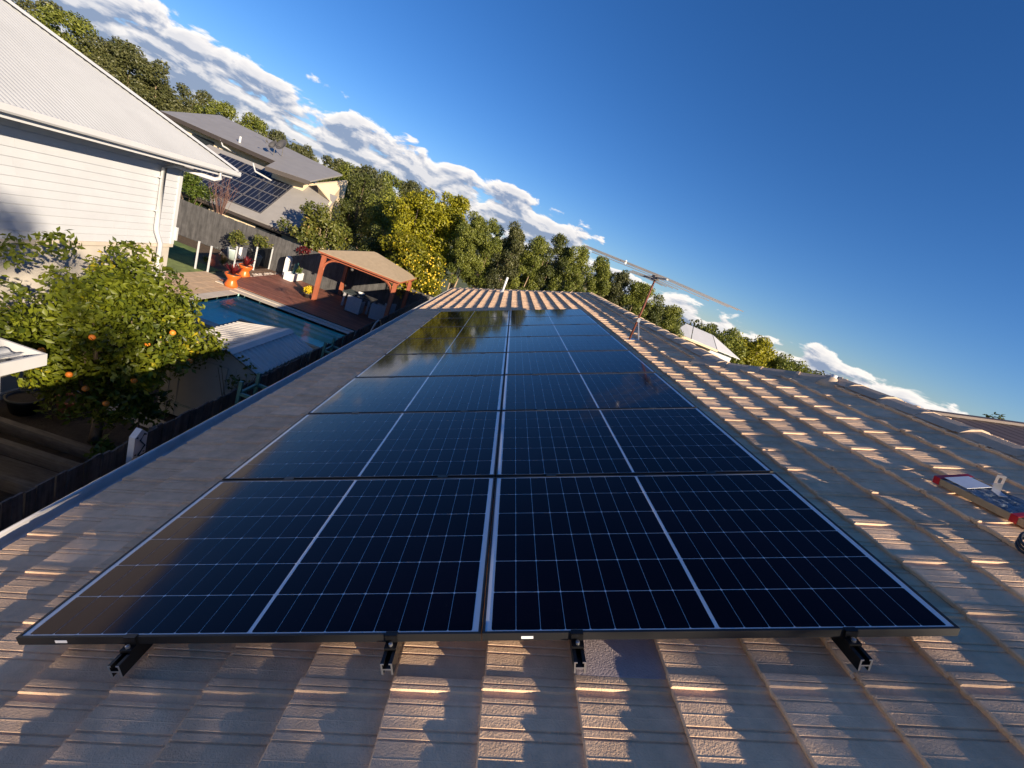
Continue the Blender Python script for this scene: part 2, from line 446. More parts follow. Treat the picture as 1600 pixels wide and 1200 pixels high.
def tile_geo(flat=False):
    """verts/faces; origin at the tail edge / side lap line, u up the slope, v away from the camera"""
    prof = PROF if not flat else [(-0.016, 6), (0.0, 10), (0.1, 10.5), (0.2, 10.5), (0.285, 10), (0.299, 5)]
    n = len(prof); V = []; F = []
    L = PITCH_U + 0.02
    for (u, dz) in ((0.004, -STEP), (0.0, -0.006), (0.006, 0.0), (L, None)):
        for s, h in prof:
            if dz is None: w = STEP*(1 - L/PITCH_U)
            else: w = STEP + dz
            V.append((u, -s, w + h/1000))
    for r in range(3):
        for k in range(n-1):
            F.append((r*n+k, (r+1)*n+k, (r+1)*n+k+1, r*n+k+1))
    # side lap end
    V += [(0.004, 0.016, 0.0), (L, 0.016, -STEP*0.1)]
    F.append((0, n, 2*n, 3*n, len(V)-1, len(V)-2))
    return V, F


TV, TF = tile_geo()
tile_me = bpy.data.meshes.new('roof_tile'); tile_me.from_pydata(TV, [], TF); tile_me.materials.append(m_tile); tile_me.update()
FV, FF = tile_geo(True)
flat_me = bpy.data.meshes.new('roof_tile_flat'); flat_me.from_pydata(FV, [], FF); flat_me.materials.append(m_tile_grey); flat_me.update()


def on_roof(u, v):
    uc = u + 0.10; vc = v - 0.15
    if vc > 18.4 - (uc + 2.62)*(3.9/5.54) - 0.02: return False
    if uc > 3.80: return False
    if uc > 2.90 and vc > 4.2 - (uc - 2.92)*(0.8/0.91): return False
    return True


cells = []
for k in range(-8, 12):
    for j in range(-24, 63):
        u = 0.0075 + PITCH_U*k; v = -0.082 + PITCH_V*j
        if on_roof(u, v): cells.append((u, v))
camr = RM.inverted() @ mw.translation


def rank(c):
    u, v = c
    under = -1.75 < u < 1.5 and 0.35 < v < 9.0
    behind = v < -0.35 or (v - camr.y) < 0.35*abs(u - camr.x) - 0.3
    return (under or behind, (u-camr.x)**2 + (v-camr.y)**2)


cells.sort(key=rank)
rng = random.Random(4)
for i, (u, v) in enumerate(cells[:300]):
    flat = abs(u - 0.336) < 0.02 and abs(v - 0.218) < 0.02
    o = ob('roof_tile', flat_me if flat else tile_me, roof_o, label='smooth lavender grey replacement tile' if flat else None)
    o.matrix_local = RM @ Matrix.Translation((u + rng.uniform(-.006, .006), v, W0 + rng.uniform(-.0022, .0022))) @ Matrix.Rotation(rng.uniform(-.004, .004), 4, 'Z')
TVn = np.array(TV)
allv = []; allf = []
for i, (u, v) in enumerate(cells[300:]):
    off = np.array([u + rng.uniform(-.003, .003), v, W0 + rng.uniform(-.0015, .0015)])
    allv.append(TVn + off); b0 = i*len(TV)
    allf += [tuple(q + b0 for q in f_) for f_ in TF]
me = bpy.data.meshes.new('roof_tiles_beyond'); me.from_pydata(np.concatenate(allv).tolist(), [], allf); me.materials.append(m_tile); me.update()
ta_ = me.attributes.new('tone', 'FLOAT', 'POINT'); ta_.data.foreach_set('value', np.repeat(np.random.RandomState(3).uniform(-.13, .13, len(allv)), len(TV)).astype(np.float32))
o = ob('roof_tiles', me, roof_o, kind='stuff'); o.matrix_local = RM

# gutter: quad profile with rolled outer lip
gp = [(-2.385, 3.145), (-2.385, 3.045), (-2.415, 3.030), (-2.48, 3.032), (-2.505, 3.06), (-2.512, 3.150), (-2.500, 3.158), (-2.492, 3.150), (-2.488, 3.065), (-2.47, 3.044), (-2.415, 3.042), (-2.397, 3.055), (-2.393, 3.145)]
gut = MB().extr(gp, 'y', -7.6, 18.4).build('gutter', m_galv, house)
for y in (1.30, 4.25, 7.2, 10.2, 13.2):
    MB().extr([(p[0]*1.0 - (0.004 if p[0] < -2.45 else 0), p[1] - 0.003) for p in gp], 'y', y, y+0.09).build('gutter_joint', m_galv, gut)


# ridge caps: one angled concrete cap every 0.40 m
def cap_mesh(name, L=0.43, w=0.19, drop=0.088, t=0.02):
    pr = [(-w, -drop), (-w*0.6, -drop*0.35), (-0.035, 0.0), (0.035, 0.0), (w*0.6, -drop*0.35), (w, -drop)]
    V = []; F = []
    n = len(pr)
    for (y, ex) in ((0.0, 0.006), (0.03, 0.006), (0.035, 0.001), (L, -0.003)):
        V += [(x*(1+ex*3), y, z+ex) for x, z in pr]
    m0 = len(V)
    for y in (0.0, L): V += [(x*0.93, y, z-t) for x, z in pr]
    for r in range(3):
        F += [(r*n+k, r*n+k+1, (r+1)*n+k+1, (r+1)*n+k) for k in range(n-1)]
    F += [(k, m0+k, m0+k+1, k+1) for k in range(n-1)]
    me = bpy.data.meshes.new(name); me.from_pydata(V, [], F); me.materials.append(m_cap); me.update()
    return me


cap_me = cap_mesh('ridge_cap')


def cap_line(a, b, lift=0.058, step=0.40):
    a = Vector(a); b = Vector(b); d = (b-a); n = int(d.length/step); d.normalize()
    side = d.cross(Vector((0, 0, 1))).normalized(); up = side.cross(d)
    for i in range(n+1):
        p = a + d*step*i + up*lift
        o = ob('ridge_cap', cap_me, roof_o)
        m = Matrix.Identity(4)
        for r in range(3): m[r][0] = side[r]; m[r][1] = d[r]; m[r][2] = up[r] + d[r]*0.008
        m.translation = p + Vector((rng.uniform(-.004, .004), 0, rng.uniform(-.004, .004)))
        o.matrix_local = m


cap_line(A + Vector((0, 3.5, 0)), B)
cap_line(B, Cc, lift=0.06)
cap_line(Cc, D)
cap_line(D, E1, lift=0.06)

# ------------------------------------------------------------------ solar array
PW, PH, GAP, GAPX = 1.7305, 1.134, 0.020, 0.006


def ring(mb, x0, x1, y0, y1, w, z0, z1):
    mb.bx((x0, y0, z0), (x0+w, y1, z1)); mb.bx((x1-w, y0, z0), (x1, y1, z1))
    mb.bx((x0+w, y0, z0), (x1-w, y0+w, z1)); mb.bx((x0+w, y1-w, z0), (x1-w, y1, z1))


fr = MB(); ring(fr, -PW/2, PW/2, -PH/2, PH/2, 0.009, -0.035, 0.0)
frame_me = fr.mesh('frame', m_black)
back_me = MB().bx((-PW/2+0.0095, -PH/2+0.0095, -0.012), (PW/2-0.0095, PH/2-0.0095, -0.0035)).mesh('backsheet', m_back)
CP, CPY, CENT = 0.0918, 0.1840, 0.014
cell_pos = []
for half in (-1, 1):
    for i in range(9):
        for j in range(6):
            cell_pos.append((half*(CENT/2 + CP*(i+0.5)), (j-2.5)*CPY))
CW_, CH_ = CP-0.0020, CPY-0.0034


def chamfer_cell(x, y):
    w, h, c = CW_/2, CH_/2, 0.004
    return [(x-w, y-h+c), (x-w+c, y-h), (x+w-c, y-h), (x+w, y-h+c), (x+w, y+h-c), (x+w-c, y+h), (x-w+c, y+h), (x-w, y+h-c)]


cell_me = MB().poly([(a, b, -0.0028) for a, b in chamfer_cell(0, 0)], thick=(0, 0, -0.0006)).mesh('solar_cell', m_cell)
allc = MB()
for x, y in cell_pos: allc.poly([(x-CW_/2, y-CH_/2, -0.0028), (x+CW_/2, y-CH_/2, -0.0028), (x+CW_/2, y+CH_/2, -0.0028), (x-CW_/2, y+CH_/2, -0.0028)])
allc_me = allc.mesh('solar_cells', m_cell)
ORD = ['nearest', 'second', 'third', 'fourth', 'fifth', 'sixth', 'seventh', 'farthest']
for cx, side in ((-1, 'left'), (1, 'right')):
    for r in range(8):
        x = cx*(PW+GAPX)/2; y = PH/2 + r*(PH+GAP)
        rowtxt = (ORD[r] + ' row') if r in (0, 7) else (ORD[r] + ' row from the camera')
        p = thing('solar_panel', 'black framed solar panel in the %s column of the array, %s' % (side, rowtxt), 'solar panel',
                  mtx=RM @ Matrix.Translation((x, y, rng.uniform(-.001, .001))) @ Euler((rng.uniform(-.0015, .0015), rng.uniform(-.0012, .0012), 0)).to_matrix().to_4x4(), group='solar panels on the tiled roof')
        ob('frame', frame_me, p); ob('backsheet', back_me, p)
        if r < 4:
            for cpx, cpy in cell_pos: ob('solar_cell', cell_me, p, loc=(cpx, cpy, 0))
        else:
            ob('solar_cells', allc_me, p, kind='stuff')
        if r == 0:
            lx = -PW/2 + (0.165 if cx < 0 else 0.165)
            MB().bx((lx-0.022, -PH/2-0.0012, -0.026), (lx+0.022, -PH/2-0.0001, -0.014)).build('sticker', m_label, p)

# rails with end clamps and mid clamps
RAILT = ['black mounting rail under the left panels, nearest the gutter', 'black mounting rail under the left panels, beside the middle gap',
         'black mounting rail beside the grey replacement tile', 'black mounting rail under the right panels, nearest the ridge']
rp_ = [(-0.021, -0.089), (-0.021, -0.038), (-0.009, -0.038), (-0.009, -0.044), (-0.015, -0.044), (-0.015, -0.062), (0.015, -0.062), (0.015, -0.044), (0.009, -0.044), (0.009, -0.038), (0.021, -0.038), (0.021, -0.089),
       (0.014, -0.089), (0.014, -0.068), (-0.014, -0.068), (-0.014, -0.089)]
LEN = 8*PH + 7*GAP
for ri, u in enumerate((-1.30, -0.33, 0.35, 1.34)):
    t = thing('mounting_rail', RAILT[ri], 'rail', mtx=RM @ Matrix.Translation((u, 0, 0)), group='rails under the solar array')
    MB().extr(rp_, 'y', -0.085, LEN+0.1).build('channel', m_rail, t)
    MB().extr([(p[0]*0.995, p[1]) for p in rp_], 'y', -0.0862, -0.0854).build('cut_end', m_zinc, t)
    cl = MB(); cl.bx((-0.022, -0.034, -0.037), (0.022, -0.002, -0.028)); cl.bx((-0.022, -0.009, -0.028), (0.022, -0.002, 0.003)); cl.bx((-0.022, -0.009, 0.0008), (0.022, 0.009, 0.004))
    cl = cl.build('end_clamp', m_rail, t)
    MB().lathe([(0.0075, -0.028), (0.0075, -0.018), (0.004, -0.017)], (0, -0.021, 0), 8).build('bolt', m_zinc, cl)
    for r in range(1, 8):
        yy = r*(PH+GAP) - GAP/2
        MB().bx((-0.03, yy-0.018, 0.0008), (0.03, yy+0.018, 0.0038)).build('mid_clamp', m_rail, t)
    for k in range(7):  # roof hooks that carry the rail
        yy = 0.35 + k*1.35
        MB().bx((-0.018, yy-0.02, -0.138), (0.018, yy+0.02, -0.089)).build('roof_hook', m_zinc, t)

# ------------------------------------------------------------------ television antenna
ant = thing('tv_antenna', 'television antenna on a red mast standing on the tiled roof', 'antenna', (1.99, 6.01, 4.98))
MB().tube([(0, 0, -0.02), (-0.02, 0, 0.6), (-0.05, 0, 1.16)], [0.017, 0.017, 0.015], 8).build('mast', m_rust, ant, True)
br = MB()
br.tube([(0.0, 0, 0.36), (0.18, 0.05, 0.055)], 0.008, 6); br.tube([(0.0, 0, 0.36), (0.13, -0.09, 0.04)], 0.008, 6); br.tube([(0.08, -0.05, 0.035), (0.24, 0.08, 0.09)], 0.009, 6)
br.box((0.0, 0, 0.36), (0.05, 0.05, 0.07)); br.box((0.02, 0, 0.01), (0.14, 0.10, 0.012), Matrix.Rotation(rad(-22.5), 3, 'Y'))
br.build('bracket', m_zinc, ant)
MB().bx((-0.06, -0.55, 1.085), (-0.03, 0.62, 1.11)).build('boom', m_alu, ant)
MB().box((-0.05, 0.0, 1.09), (0.09, 0.16, 0.07)).build('junction_box', m_dish, ant)
for (yy, hl, z, off) in ((-0.5, 1.36, 1.12, 0.0), (-0.32, 1.36, 1.12, 0.0), (0.0, 1.30, 1.13, 0.06), (0.25, 1.12, 1.12, 0.0), (-0.15, 0.42, 1.07, -.04), (0.1, 0.40, 1.07, -.02), (0.36, 0.36, 1.07, 0.0), (0.52, 0.34, 1.07, 0.0)):
    MB().tube([(-0.045-hl+off, yy, z-0.02), (-0.045+off, yy, z), (-0.045+hl+off, yy, z-0.02)], 0.0062, 6).build('element', m_alu, ant)
MB().lathe([(0.018, 0), (0.024, 0.03), (0.012, 0.06)], (-0.72, -0.4, 1.08), 8).build('insulator', m_pvc, ant)

# vents on the roof
vp = thing('vent_pipe', 'tall white vent pipe at the far end of the tiled roof', 'vent pipe', RW(-0.40, 15.9, W0+0.02))
MB().tube([(0, 0, -0.05), (0, 0, 0.62)], 0.045, 10).build('pipe', m_pvc, vp, True)
MB().lathe([(0.16, -0.06), (0.09, 0.03), (0.05, 0.09)], (0, 0, 0), 14).build('flashing', m_galv, vp, True)
vp = thing('vent_pipe', 'short white vent pipe in a grey collar beside the ridge', 'vent pipe', RW(3.64, 3.32, W0+0.03))
MB().tube([(0, 0, -0.05), (0, 0, 0.10)], 0.03, 10).build('pipe', m_pvc, vp, True)
MB().lathe([(0.13, -0.06), (0.08, 0.02), (0.04, 0.07)], (0, 0, 0), 14).build('flashing', m_cap, vp, True)

# carton with red taped ends, bracket, cable loop
ct = thing('cardboard_carton', 'long flat cardboard carton with red taped ends lying on the tiles', 'carton', mtx=RM @ Matrix.Translation((2.78, 1.19, -0.112)) @ Matrix.Rotation(rad(4), 4, 'Z'))
cb = MB(); cb.bx((0, -0.56, 0), (0.006, 0, 0.040)); cb.bx((0.214, -0.56, 0), (0.22, 0, 0.040)); cb.bx((0.006, -0.56, 0), (0.214, 0, 0.005)); cb.bx((0.006, -0.006, 0.005), (0.214, 0, 0.040)); cb.bx((0.006, -0.56, 0.005), (0.214, -0.554, 0.040))
cb.build('tray', m_card, ct)
fl = MB()
rr = random.Random(9)
GX, GY = 9, 16
fl.add([(0.008 + 0.204*i/GX, -0.01 - 0.42*j/GY, 0.038 + rr.uniform(-.006, .006)) for j in range(GY+1) for i in range(GX+1)], [(j*(GX+1)+i, j*(GX+1)+i+1, (j+1)*(GX+1)+i+1, (j+1)*(GX+1)+i) for j in range(GY) for i in range(GX)])
fl.build('crumpled_film', m_film, ct)
for y0, y1 in ((-0.035, 0.002), (-0.44, -0.405)):
    tp = MB(); tp.bx((-0.0025, y0, -0.002), (-0.0008, y1, 0.044)); tp.bx((-0.0025, y0, 0.0415), (0.222, y1, 0.0432)); tp.build('red_tape', m_redtape, ct)
MB().bx((0.03, -0.03, 0.044), (0.19, -0.16, 0.046)).build('paper_sheet', m_label, ct)
bk = thing('metal_bracket', 'small slotted metal bracket standing up behind the carton', 'bracket', mtx=RM @ Matrix.Translation((3.08, 1.10, -0.10)) @ Matrix.Rotation(rad(-38), 4, 'Z') @ Matrix.Rotation(rad(12), 4, 'X') @ Matrix.Scale(0.62, 4))
b_ = MB(); ring(b_, -0.035, 0.035, -0.002, 0.002, 0.001, 0, 0.001)
b_ = MB(); b_.bx((-0.032, -0.002, 0), (-0.011, 0.002, 0.14)); b_.bx((0.011, -0.002, 0), (0.032, 0.002, 0.14)); b_.bx((-0.011, -0.002, 0.115), (0.011, 0.002, 0.14)); b_.bx((-0.011, -0.002, 0.0), (0.011, 0.002, 0.05))
b_.build('plate', m_white, bk); MB().bx((-0.032, 0.002, -0.004), (0.032, 0.05, 0.0)).build('foot', m_zinc, bk)
bk = thing('metal_clip', 'bent bright metal clip lying on the carton film', 'clip', mtx=RM @ Matrix.Translation((2.93, 0.98, -0.055)) @ Matrix.Rotation(rad(-20), 4, 'Z'))
b_ = MB(); b_.bx((-0.02, -0.002, 0), (0.02, 0.002, 0.05)); b_.bx((-0.02, -0.06, 0), (0.02, -0.002, 0.003)); b_.build('plate', m_zinc, bk)
bk = thing('metal_clip', 'bent bright metal clip on the near end of the carton', 'clip', mtx=RM @ Matrix.Translation((2.97, 0.76, -0.055)) @ Matrix.Rotation(rad(-30), 4, 'Z'))
b_ = MB(); b_.bx((-0.025, -0.002, 0), (0.025, 0.002, 0.06)); b_.bx((-0.025, -0.06, 0), (0.025, -0.002, 0.003)); b_.build('plate', m_white, bk)
bk = thing('cable_loop', 'black cable loop lying on the tiles below the carton', 'cable', mtx=RM @ Matrix.Translation((2.70, 0.49, -0.095)))
for q in range(3):
    MB().tube([(0.13*math.cos(a*math.pi/16) + 0.01*q, (0.12+0.006*q)*math.sin(a*math.pi/16), 0.012*q + 0.006*math.sin(a*0.8)) for a in range(33)], 0.0065, 6, cap=False).build('turn', m_cable, bk, True)

# ------------------------------------------------------------------ white weatherboard house
wh = thing('weatherboard_house', 'white weatherboard house with white corrugated hip roof beside the citrus tree', 'house')
WX, WY = -7.92, 9.09
MB().bx((WX-6, -6, 0), (WX-0.02, WY-0.02, 2.84)).build('base_wall', m_render, wh)
MB().bx((WX-0.02, -6, 0.0), (WX+0.02, WY-0.02, 0.12)).build('plinth', m_coping, wh)
MB().bx((WX-6, -6, 2.84), (WX-0.022, WY-0.03, 4.82)).build('upper_wall', m_board, wh)
MB().bx((WX-0.06, -6, 2.80), (WX+0.03, WY+0.02, 2.875)).build('sill_board', m_coping, wh)
BH = 0.139
for i in range(14):
    z0 = 2.877 + BH*i
    jy = rng.choice((5.9, 6.8, 7.7)) + rng.uniform(-.2, .2)
    pf = [(WX-0.021, z0), (WX+0.014, z0), (WX+0.014, z0+0.004), (WX-0.001, z0+BH-0.006), (WX-0.021, z0+BH-0.006)]
    b_ = MB(); b_.extr([(WX-0.021, z0), (WX+0.014, z0), (WX+0.014, z0+0.004), (WX-0.001, z0+BH-0.006), (WX-0.021, z0+BH-0.006)], 'y', -6, jy)
    b_.build('weatherboard', m_board, wh)
    b_ = MB(); b_.extr(pf, 'y', jy+0.004, WY-0.06)
    b_.build('weatherboard', m_board, wh)
for i in range(14):  # return wall beyond the corner
    pass
MB().bx((WX-0.03, WY-0.06, 2.875), (WX+0.03, WY+0.03, 4.80)).build('corner_board', m_white, wh)
EX, EY, EZ = -7.24, 9.80, 4.91
MB().bx((WX-6, -6, 4.80), (EX-0.06, EY-0.06, 4.822)).build('soffit', m_white, wh)
MB().bx((EX-0.06, -6, 4.72), (EX-0.03, EY-0.03, 4.90)).build('fascia', m_white, wh)
g = MB(); g.extr([(EX-0.03, 4.80), (EX+0.07, 4.80), (EX+0.09, 4.83), (EX+0.09, 4.915), (EX+0.075, 4.92), (EX+0.07, 4.84), (EX-0.03, 4.84)], 'y', -6, EY+0.08)
g.bx((WX-6, EY-0.03, 4.80), (EX-0.03, EY+0.08, 4.915)); g.build('gutter', m_white, wh)
TP = math.tan(rad(28)); RUN = 5.2
# corrugated sheets: right slope (ribs run down the slope) and far hip end
c_ = MB(); V = []; F = []
ny = int((EY + 6)/0.019); k = 0
for i in range(ny+1):
    y = -6 + i*0.019
    zz = 0.0085*math.cos(2*math.pi*y/0.076)
    run = min(RUN, max(0.001, EY - y))
    V += [(EX+0.03, y, EZ+zz), (EX-run, y, EZ + run*TP + zz)]
F = [(2*i, 2*i+1, 2*i+3, 2*i+2) for i in range(ny)]
c_.add(V, F); sl = c_.build('roof', m_whiteroof, wh)
MB().poly([(EX+0.02, EY+0.03, EZ), (EX-RUN, EY-RUN, EZ+RUN*TP), (EX-2*RUN, EY+0.03, EZ)]).build('hip_end', m_whiteroof, sl)
MB().poly([(EX-RUN, -6, EZ+RUN*TP), (EX-RUN, EY-RUN, EZ+RUN*TP), (EX-2*RUN, EY, EZ), (EX-2*RUN, -6, EZ)]).build('far_slope', m_whiteroof, sl)
h = MB(); a = Vector((EX+0.03, EY+0.03, EZ+0.012)); b = Vector((EX-RUN, EY-RUN, EZ+RUN*TP+0.02)); dd = (b-a).normalized(); sd = dd.cross(Vector((0, 0, 1))).normalized()
h.add([a+sd*0.13+Vector((0, 0, -.02)), a+sd*0.03+Vector((0, 0, .035)), a-sd*0.03+Vector((0, 0, .035)), a-sd*0.13+Vector((0, 0, -.02)), b+sd*0.13+Vector((0, 0, -.02)), b+sd*0.03+Vector((0, 0, .035)), b-sd*0.03+Vector((0, 0, .035)), b-sd*0.13+Vector((0, 0, -.02))],
      [(0, 1, 5, 4), (1, 2, 6, 5), (2, 3, 7, 6)])
h.build('hip_flashing', m_white, sl)
dp = MB(); dp.tube([(EX+0.02, 9.28, 4.83), (EX+0.02, 9.28, 4.66), (EX-0.06, 9.22, 4.60), (WX+0.20, 8.62, 4.62), (WX+0.09, 8.50, 4.50), (WX+0.085, 8.50, 3.25), (WX+0.085, 8.52, 3.15), (WX+0.10, 8.64, 2.90), (WX+0.10, 8.66, 0.3)], 0.047, 10)
dp.build('downpipe', m_white, wh, True)
for z in (4.3, 3.6): MB().box((WX+0.06, 8.50, z), (0.10, 0.13, 0.03)).build('pipe_bracket', m_white, wh)
MB().box((WX+0.035, 9.13, 3.12), (0.07, 0.05, 0.30)).build('meter_box', m_white, wh)

# patio roof
pt = thing('patio_roof', 'low white patio roof with gutter, its corner poking towards the citrus tree', 'patio roof', (-5.6, 3.8, 0))
MB().box((-0.15, -0.15, 1.08), (0.09, 0.09, 2.16)).build('post', m_white, pt)
MB().box((-2.0, -0.15, 1.08), (0.09, 0.09, 2.16)).build('post', m_white, pt)
g = MB()
for a, b in (((-2.3, 0.135, 2.14), (0.16, 0.16, 2.30)), ((0.135, -4.2, 2.14), (0.16, 0.135, 2.30)), ((-2.3, 0.0, 2.14), (0.135, 0.135, 2.17)), ((0.0, -4.2, 2.14), (0.135, 0.0, 2.17))): g.bx(a, b)
g.build('gutter', m_white, pt)
sh = MB(); V = []; n_ = 110
for i in range(n_+1):
    x = -2.3 + 2.32*i/n_; z = 2.262 + 0.022*max(-0.7, min(0.7, 1.5*math.cos(2*math.pi*x/0.19)))
    V += [(x, -4.2, z+0.05), (x, 0.02, z)]
sh.add(V, [(2*i, 2*i+1, 2*i+3, 2*i+2) for i in range(n_)]); sh.build('sheet', m_whiteroof, pt)
MB().bx((-2.3, -4.2, 2.10), (0.05, 0.05, 2.14)).build('lining', m_white, pt)

# ------------------------------------------------------------------ near paling fence
fence = thing('paling_fence', 'weathered grey timber paling fence along our gutter', 'fence', (-4.0, 1.0, 0))
pal = [MB().poly([(-0.01, -0.049, 0.03), (-0.01, 0.049, 0.03), (-0.01, 0.047, 1.80+dz), (-0.01, -0.047, 1.795+dz)], thick=(0.02, 0, 0)).mesh('paling', m_pale) for dz in (0, 0.008, -0.012)]
for i in range(212):
    o = ob('paling', rng.choice(pal), fence, loc=(rng.uniform(-.004, .004), 0.1*i, rng.uniform(-.01, .01)))
    o.rotation_euler = (rng.uniform(-.006, .006), rng.uniform(-.008, .008), rng.uniform(-.02, .02))
for z in (0.4, 1.45): MB().bx((-0.05, 0, z), (-0.012, 21.2, z+0.08)).build('rail', m_pale, fence)
for i in range(9): MB().bx((-0.14, 0.6+2.4*i, 0), (-0.052, 0.7+2.4*i, 1.7)).build('post', m_pale, fence)

# white box on the fence
eb = thing('white_cable_bracket', 'white plastic bracket plate with black cable standing at the fence', 'bracket', (-3.86, 3.42, 0))
MB().bx((-0.03, -0.05, 1.0), (0.03, 0.05, 1.86)).build('post', m_pvc, eb)
MB().poly([(0.0, -0.09, 1.72), (0.0, 0.09, 1.72), (0.0, 0.09, 2.0), (0.0, 0.0, 2.09), (0.0, -0.09, 2.0)], thick=(0.07, 0, 0)).build('plate', m_pvc, eb)
MB().tube([(0.085, -0.04, 1.74), (0.085, 0.05, 1.85), (0.085, -0.03, 1.95), (0.085, 0.03, 2.03)], 0.009, 6).build('cable', m_cable, eb)
for y, z in ((-0.06, 1.75), (0.06, 1.75), (0.06, 1.99), (-0.06, 1.99)): MB().lathe([(0.012, 0), (0.012, 0.01)], (0, 0, 0), 8).build('screw', m_cable, eb, loc=(0.07, y, z))

# ------------------------------------------------------------------ garden between the houses
def sleeper(x0, x1, y, label):
    t = thing('timber_sleeper', label, 'sleeper', (x0, y, 0), group='garden bed sleepers')
    MB().bx((0, -0.05, 0), (x1-x0, 0.05, 0.20)).build('beam', m_sleeper, t)
    for q in (0.15, (x1-x0)-0.15): MB().bx((q-0.03, 0.052, 0), (q+0.03, 0.10, 0.22)).build('stake', m_sleeper, t)
sleeper(-7.7, -4.15, 5.05, 'pale timber sleeper edging the soil bed under the citrus tree')
sleeper(-7.7, -4.15, 4.62, 'timber sleeper running parallel just before the bed edge')
sleeper(-7.7, -4.15, 4.0, 'dark timber sleeper on the near side of the garden path')
sleeper(-7.7, -4.15, 3.2, 'dark timber sleeper lowest in the shaded garden corner')
sleeper(-6.1, -4.15, 7.4, 'timber sleeper edging the path before the shed')
structure(MB().poly([(-7.88, 6.35, 0.006), (-7.88, 6.75, 0.006), (-4.2, 6.55, 0.006), (-4.2, 6.2, 0.006)]), 'garden_path', m_coping)
structure(MB().poly([(-7.86, 4.1, 0.006), (-4.2, 4.1, 0.006), (-4.2, 4.55, 0.006), (-7.86, 4.55, 0.006)]), 'garden_path', m_sleeper)


def pot(name, label, x, y, prof, m, z=0.0, group=None, n=20):
    t = thing(name, label, 'pot', (x, y, z), group)
    MB().lathe(prof, (0, 0, 0), n).build('bowl', m, t, True)
    r = prof[-1][0]; zt = max(p[1] for p in prof)
    MB().lathe([(r*0.97, zt-0.03), (r*0.97, zt-0.028)], (0, 0, 0), n).build('soil', m_dark_soil, t)
    return t


rim = lambda r0, r1, h: [(r0, 0), (r1, h-0.04), (r1+0.02, h-0.04), (r1+0.02, h), (r1-0.015, h), (r1-0.02, h-0.05)]
pot('plant_pot', 'round black plant pot by the dim base wall, left of its twin', -7.40, 5.62, rim(0.16, 0.22, 0.30), m_blackpot)
pot('plant_pot', 'round black plant pot by the dim base wall, behind its twin', -7.45, 6.28, rim(0.16, 0.22, 0.30), m_blackpot)
pot('plant_pot', 'terracotta pot standing in the shaded garden bed', -6.95, 5.95, rim(0.14, 0.19, 0.32), m_terracotta)
dsh = thing('metal_dish', 'shallow metal dish lying on the shaded garden floor', 'dish', (-6.9, 4.32, 0.02))
MB().lathe([(0.10, 0), (0.17, 0.05), (0.19, 0.09), (0.16, 0.06), (0.09, 0.015)], (0, 0, 0), 18).build('bowl', m_zinc, dsh, True)

# wire chair leaning in the shade by the shed
wc = thing('wire_chair', 'old metal garden chair with wire mesh seat in front of the shed', 'chair', (-5.55, 6.95, 0))
for sx_ in (-0.27, 0.27):
    MB().tube([(sx_, -0.28, 0.0), (sx_, -0.25, 0.42), (sx_, 0.22, 0.40), (sx_, 0.36, 0.92)], 0.014, 6).build('side_frame', m_dish, wc)
    MB().tube([(sx_, 0.34, 0.0), (sx_, 0.20, 0.41)], 0.014, 6).build('leg', m_dish, wc)
mesh_ = MB()
for i in range(12): mesh_.tube([(-0.27, -0.24+0.04*i, 0.415), (0.27, -0.24+0.04*i, 0.415)], 0.004, 4)
for i in range(12): mesh_.tube([(-0.27, 0.23+0.012*i, 0.46+0.04*i), (0.27, 0.23+0.012*i, 0.46+0.04*i)], 0.004, 4)
mesh_.build('wire_mesh', m_green_steel, wc)

# garden shed
sd_ = thing('garden_shed', 'low garden shed with pale corrugated gable roof behind the fence', 'shed', (-5.2, 7.9, 0.10))
SX0, SX1, SY0, SY1 = -0.88, 0.88, -1.1, 1.1
MB().poly([(SX0, SY0, 0), (SX1, SY0, 0), (SX1, SY0, 1.46), (0.30, SY0, 1.72), (SX0, SY0, 1.46)], thick=(0, 2.2, 0)).build('wall', m_shedcream, sd_)
for (xa, za, xb, zb, nm) in ((0.30, 1.78, SX1+0.07, 1.50, 'right_slope'), (0.30, 1.78, SX0-0.07, 1.50, 'left_slope')):
    V = []; n_ = 120
    for i in range(n_+1):
        y = SY0-0.08 + (SY1-SY0+0.16)*i/n_; zz = 0.030*max(-0.6, min(0.6, 1.6*math.cos(2*math.pi*y/0.15)))
        V += [(xa, y, za+zz), (xb, y, zb+zz)]
    MB().add(V, [(2*i, 2*i+1, 2*i+3, 2*i+2) for i in range(n_)]).build('roof_sheet', m_shedroof, sd_)
MB().add([(0.17, SY0-0.1, 1.765), (0.30, SY0-0.1, 1.81), (0.43, SY0-0.1, 1.765), (0.17, SY1+0.1, 1.765), (0.30, SY1+0.1, 1.81), (0.43, SY1+0.1, 1.765)], [(0, 1, 4, 3), (1, 2, 5, 4)]).build('ridge_cap', m_shedroof, sd_)
MB().bx((-0.45, SY0-0.03, 0.05), (0.35, SY0-0.002, 1.40)).build('door', m_shedcream, sd_)
for x in (-0.72, -0.55, 0.5, 0.7): MB().bx((x-0.012, SY0-0.012, 0.02), (x+0.012, SY0-0.002, 1.45)).build('wall_rib', m_shedcream, sd_)

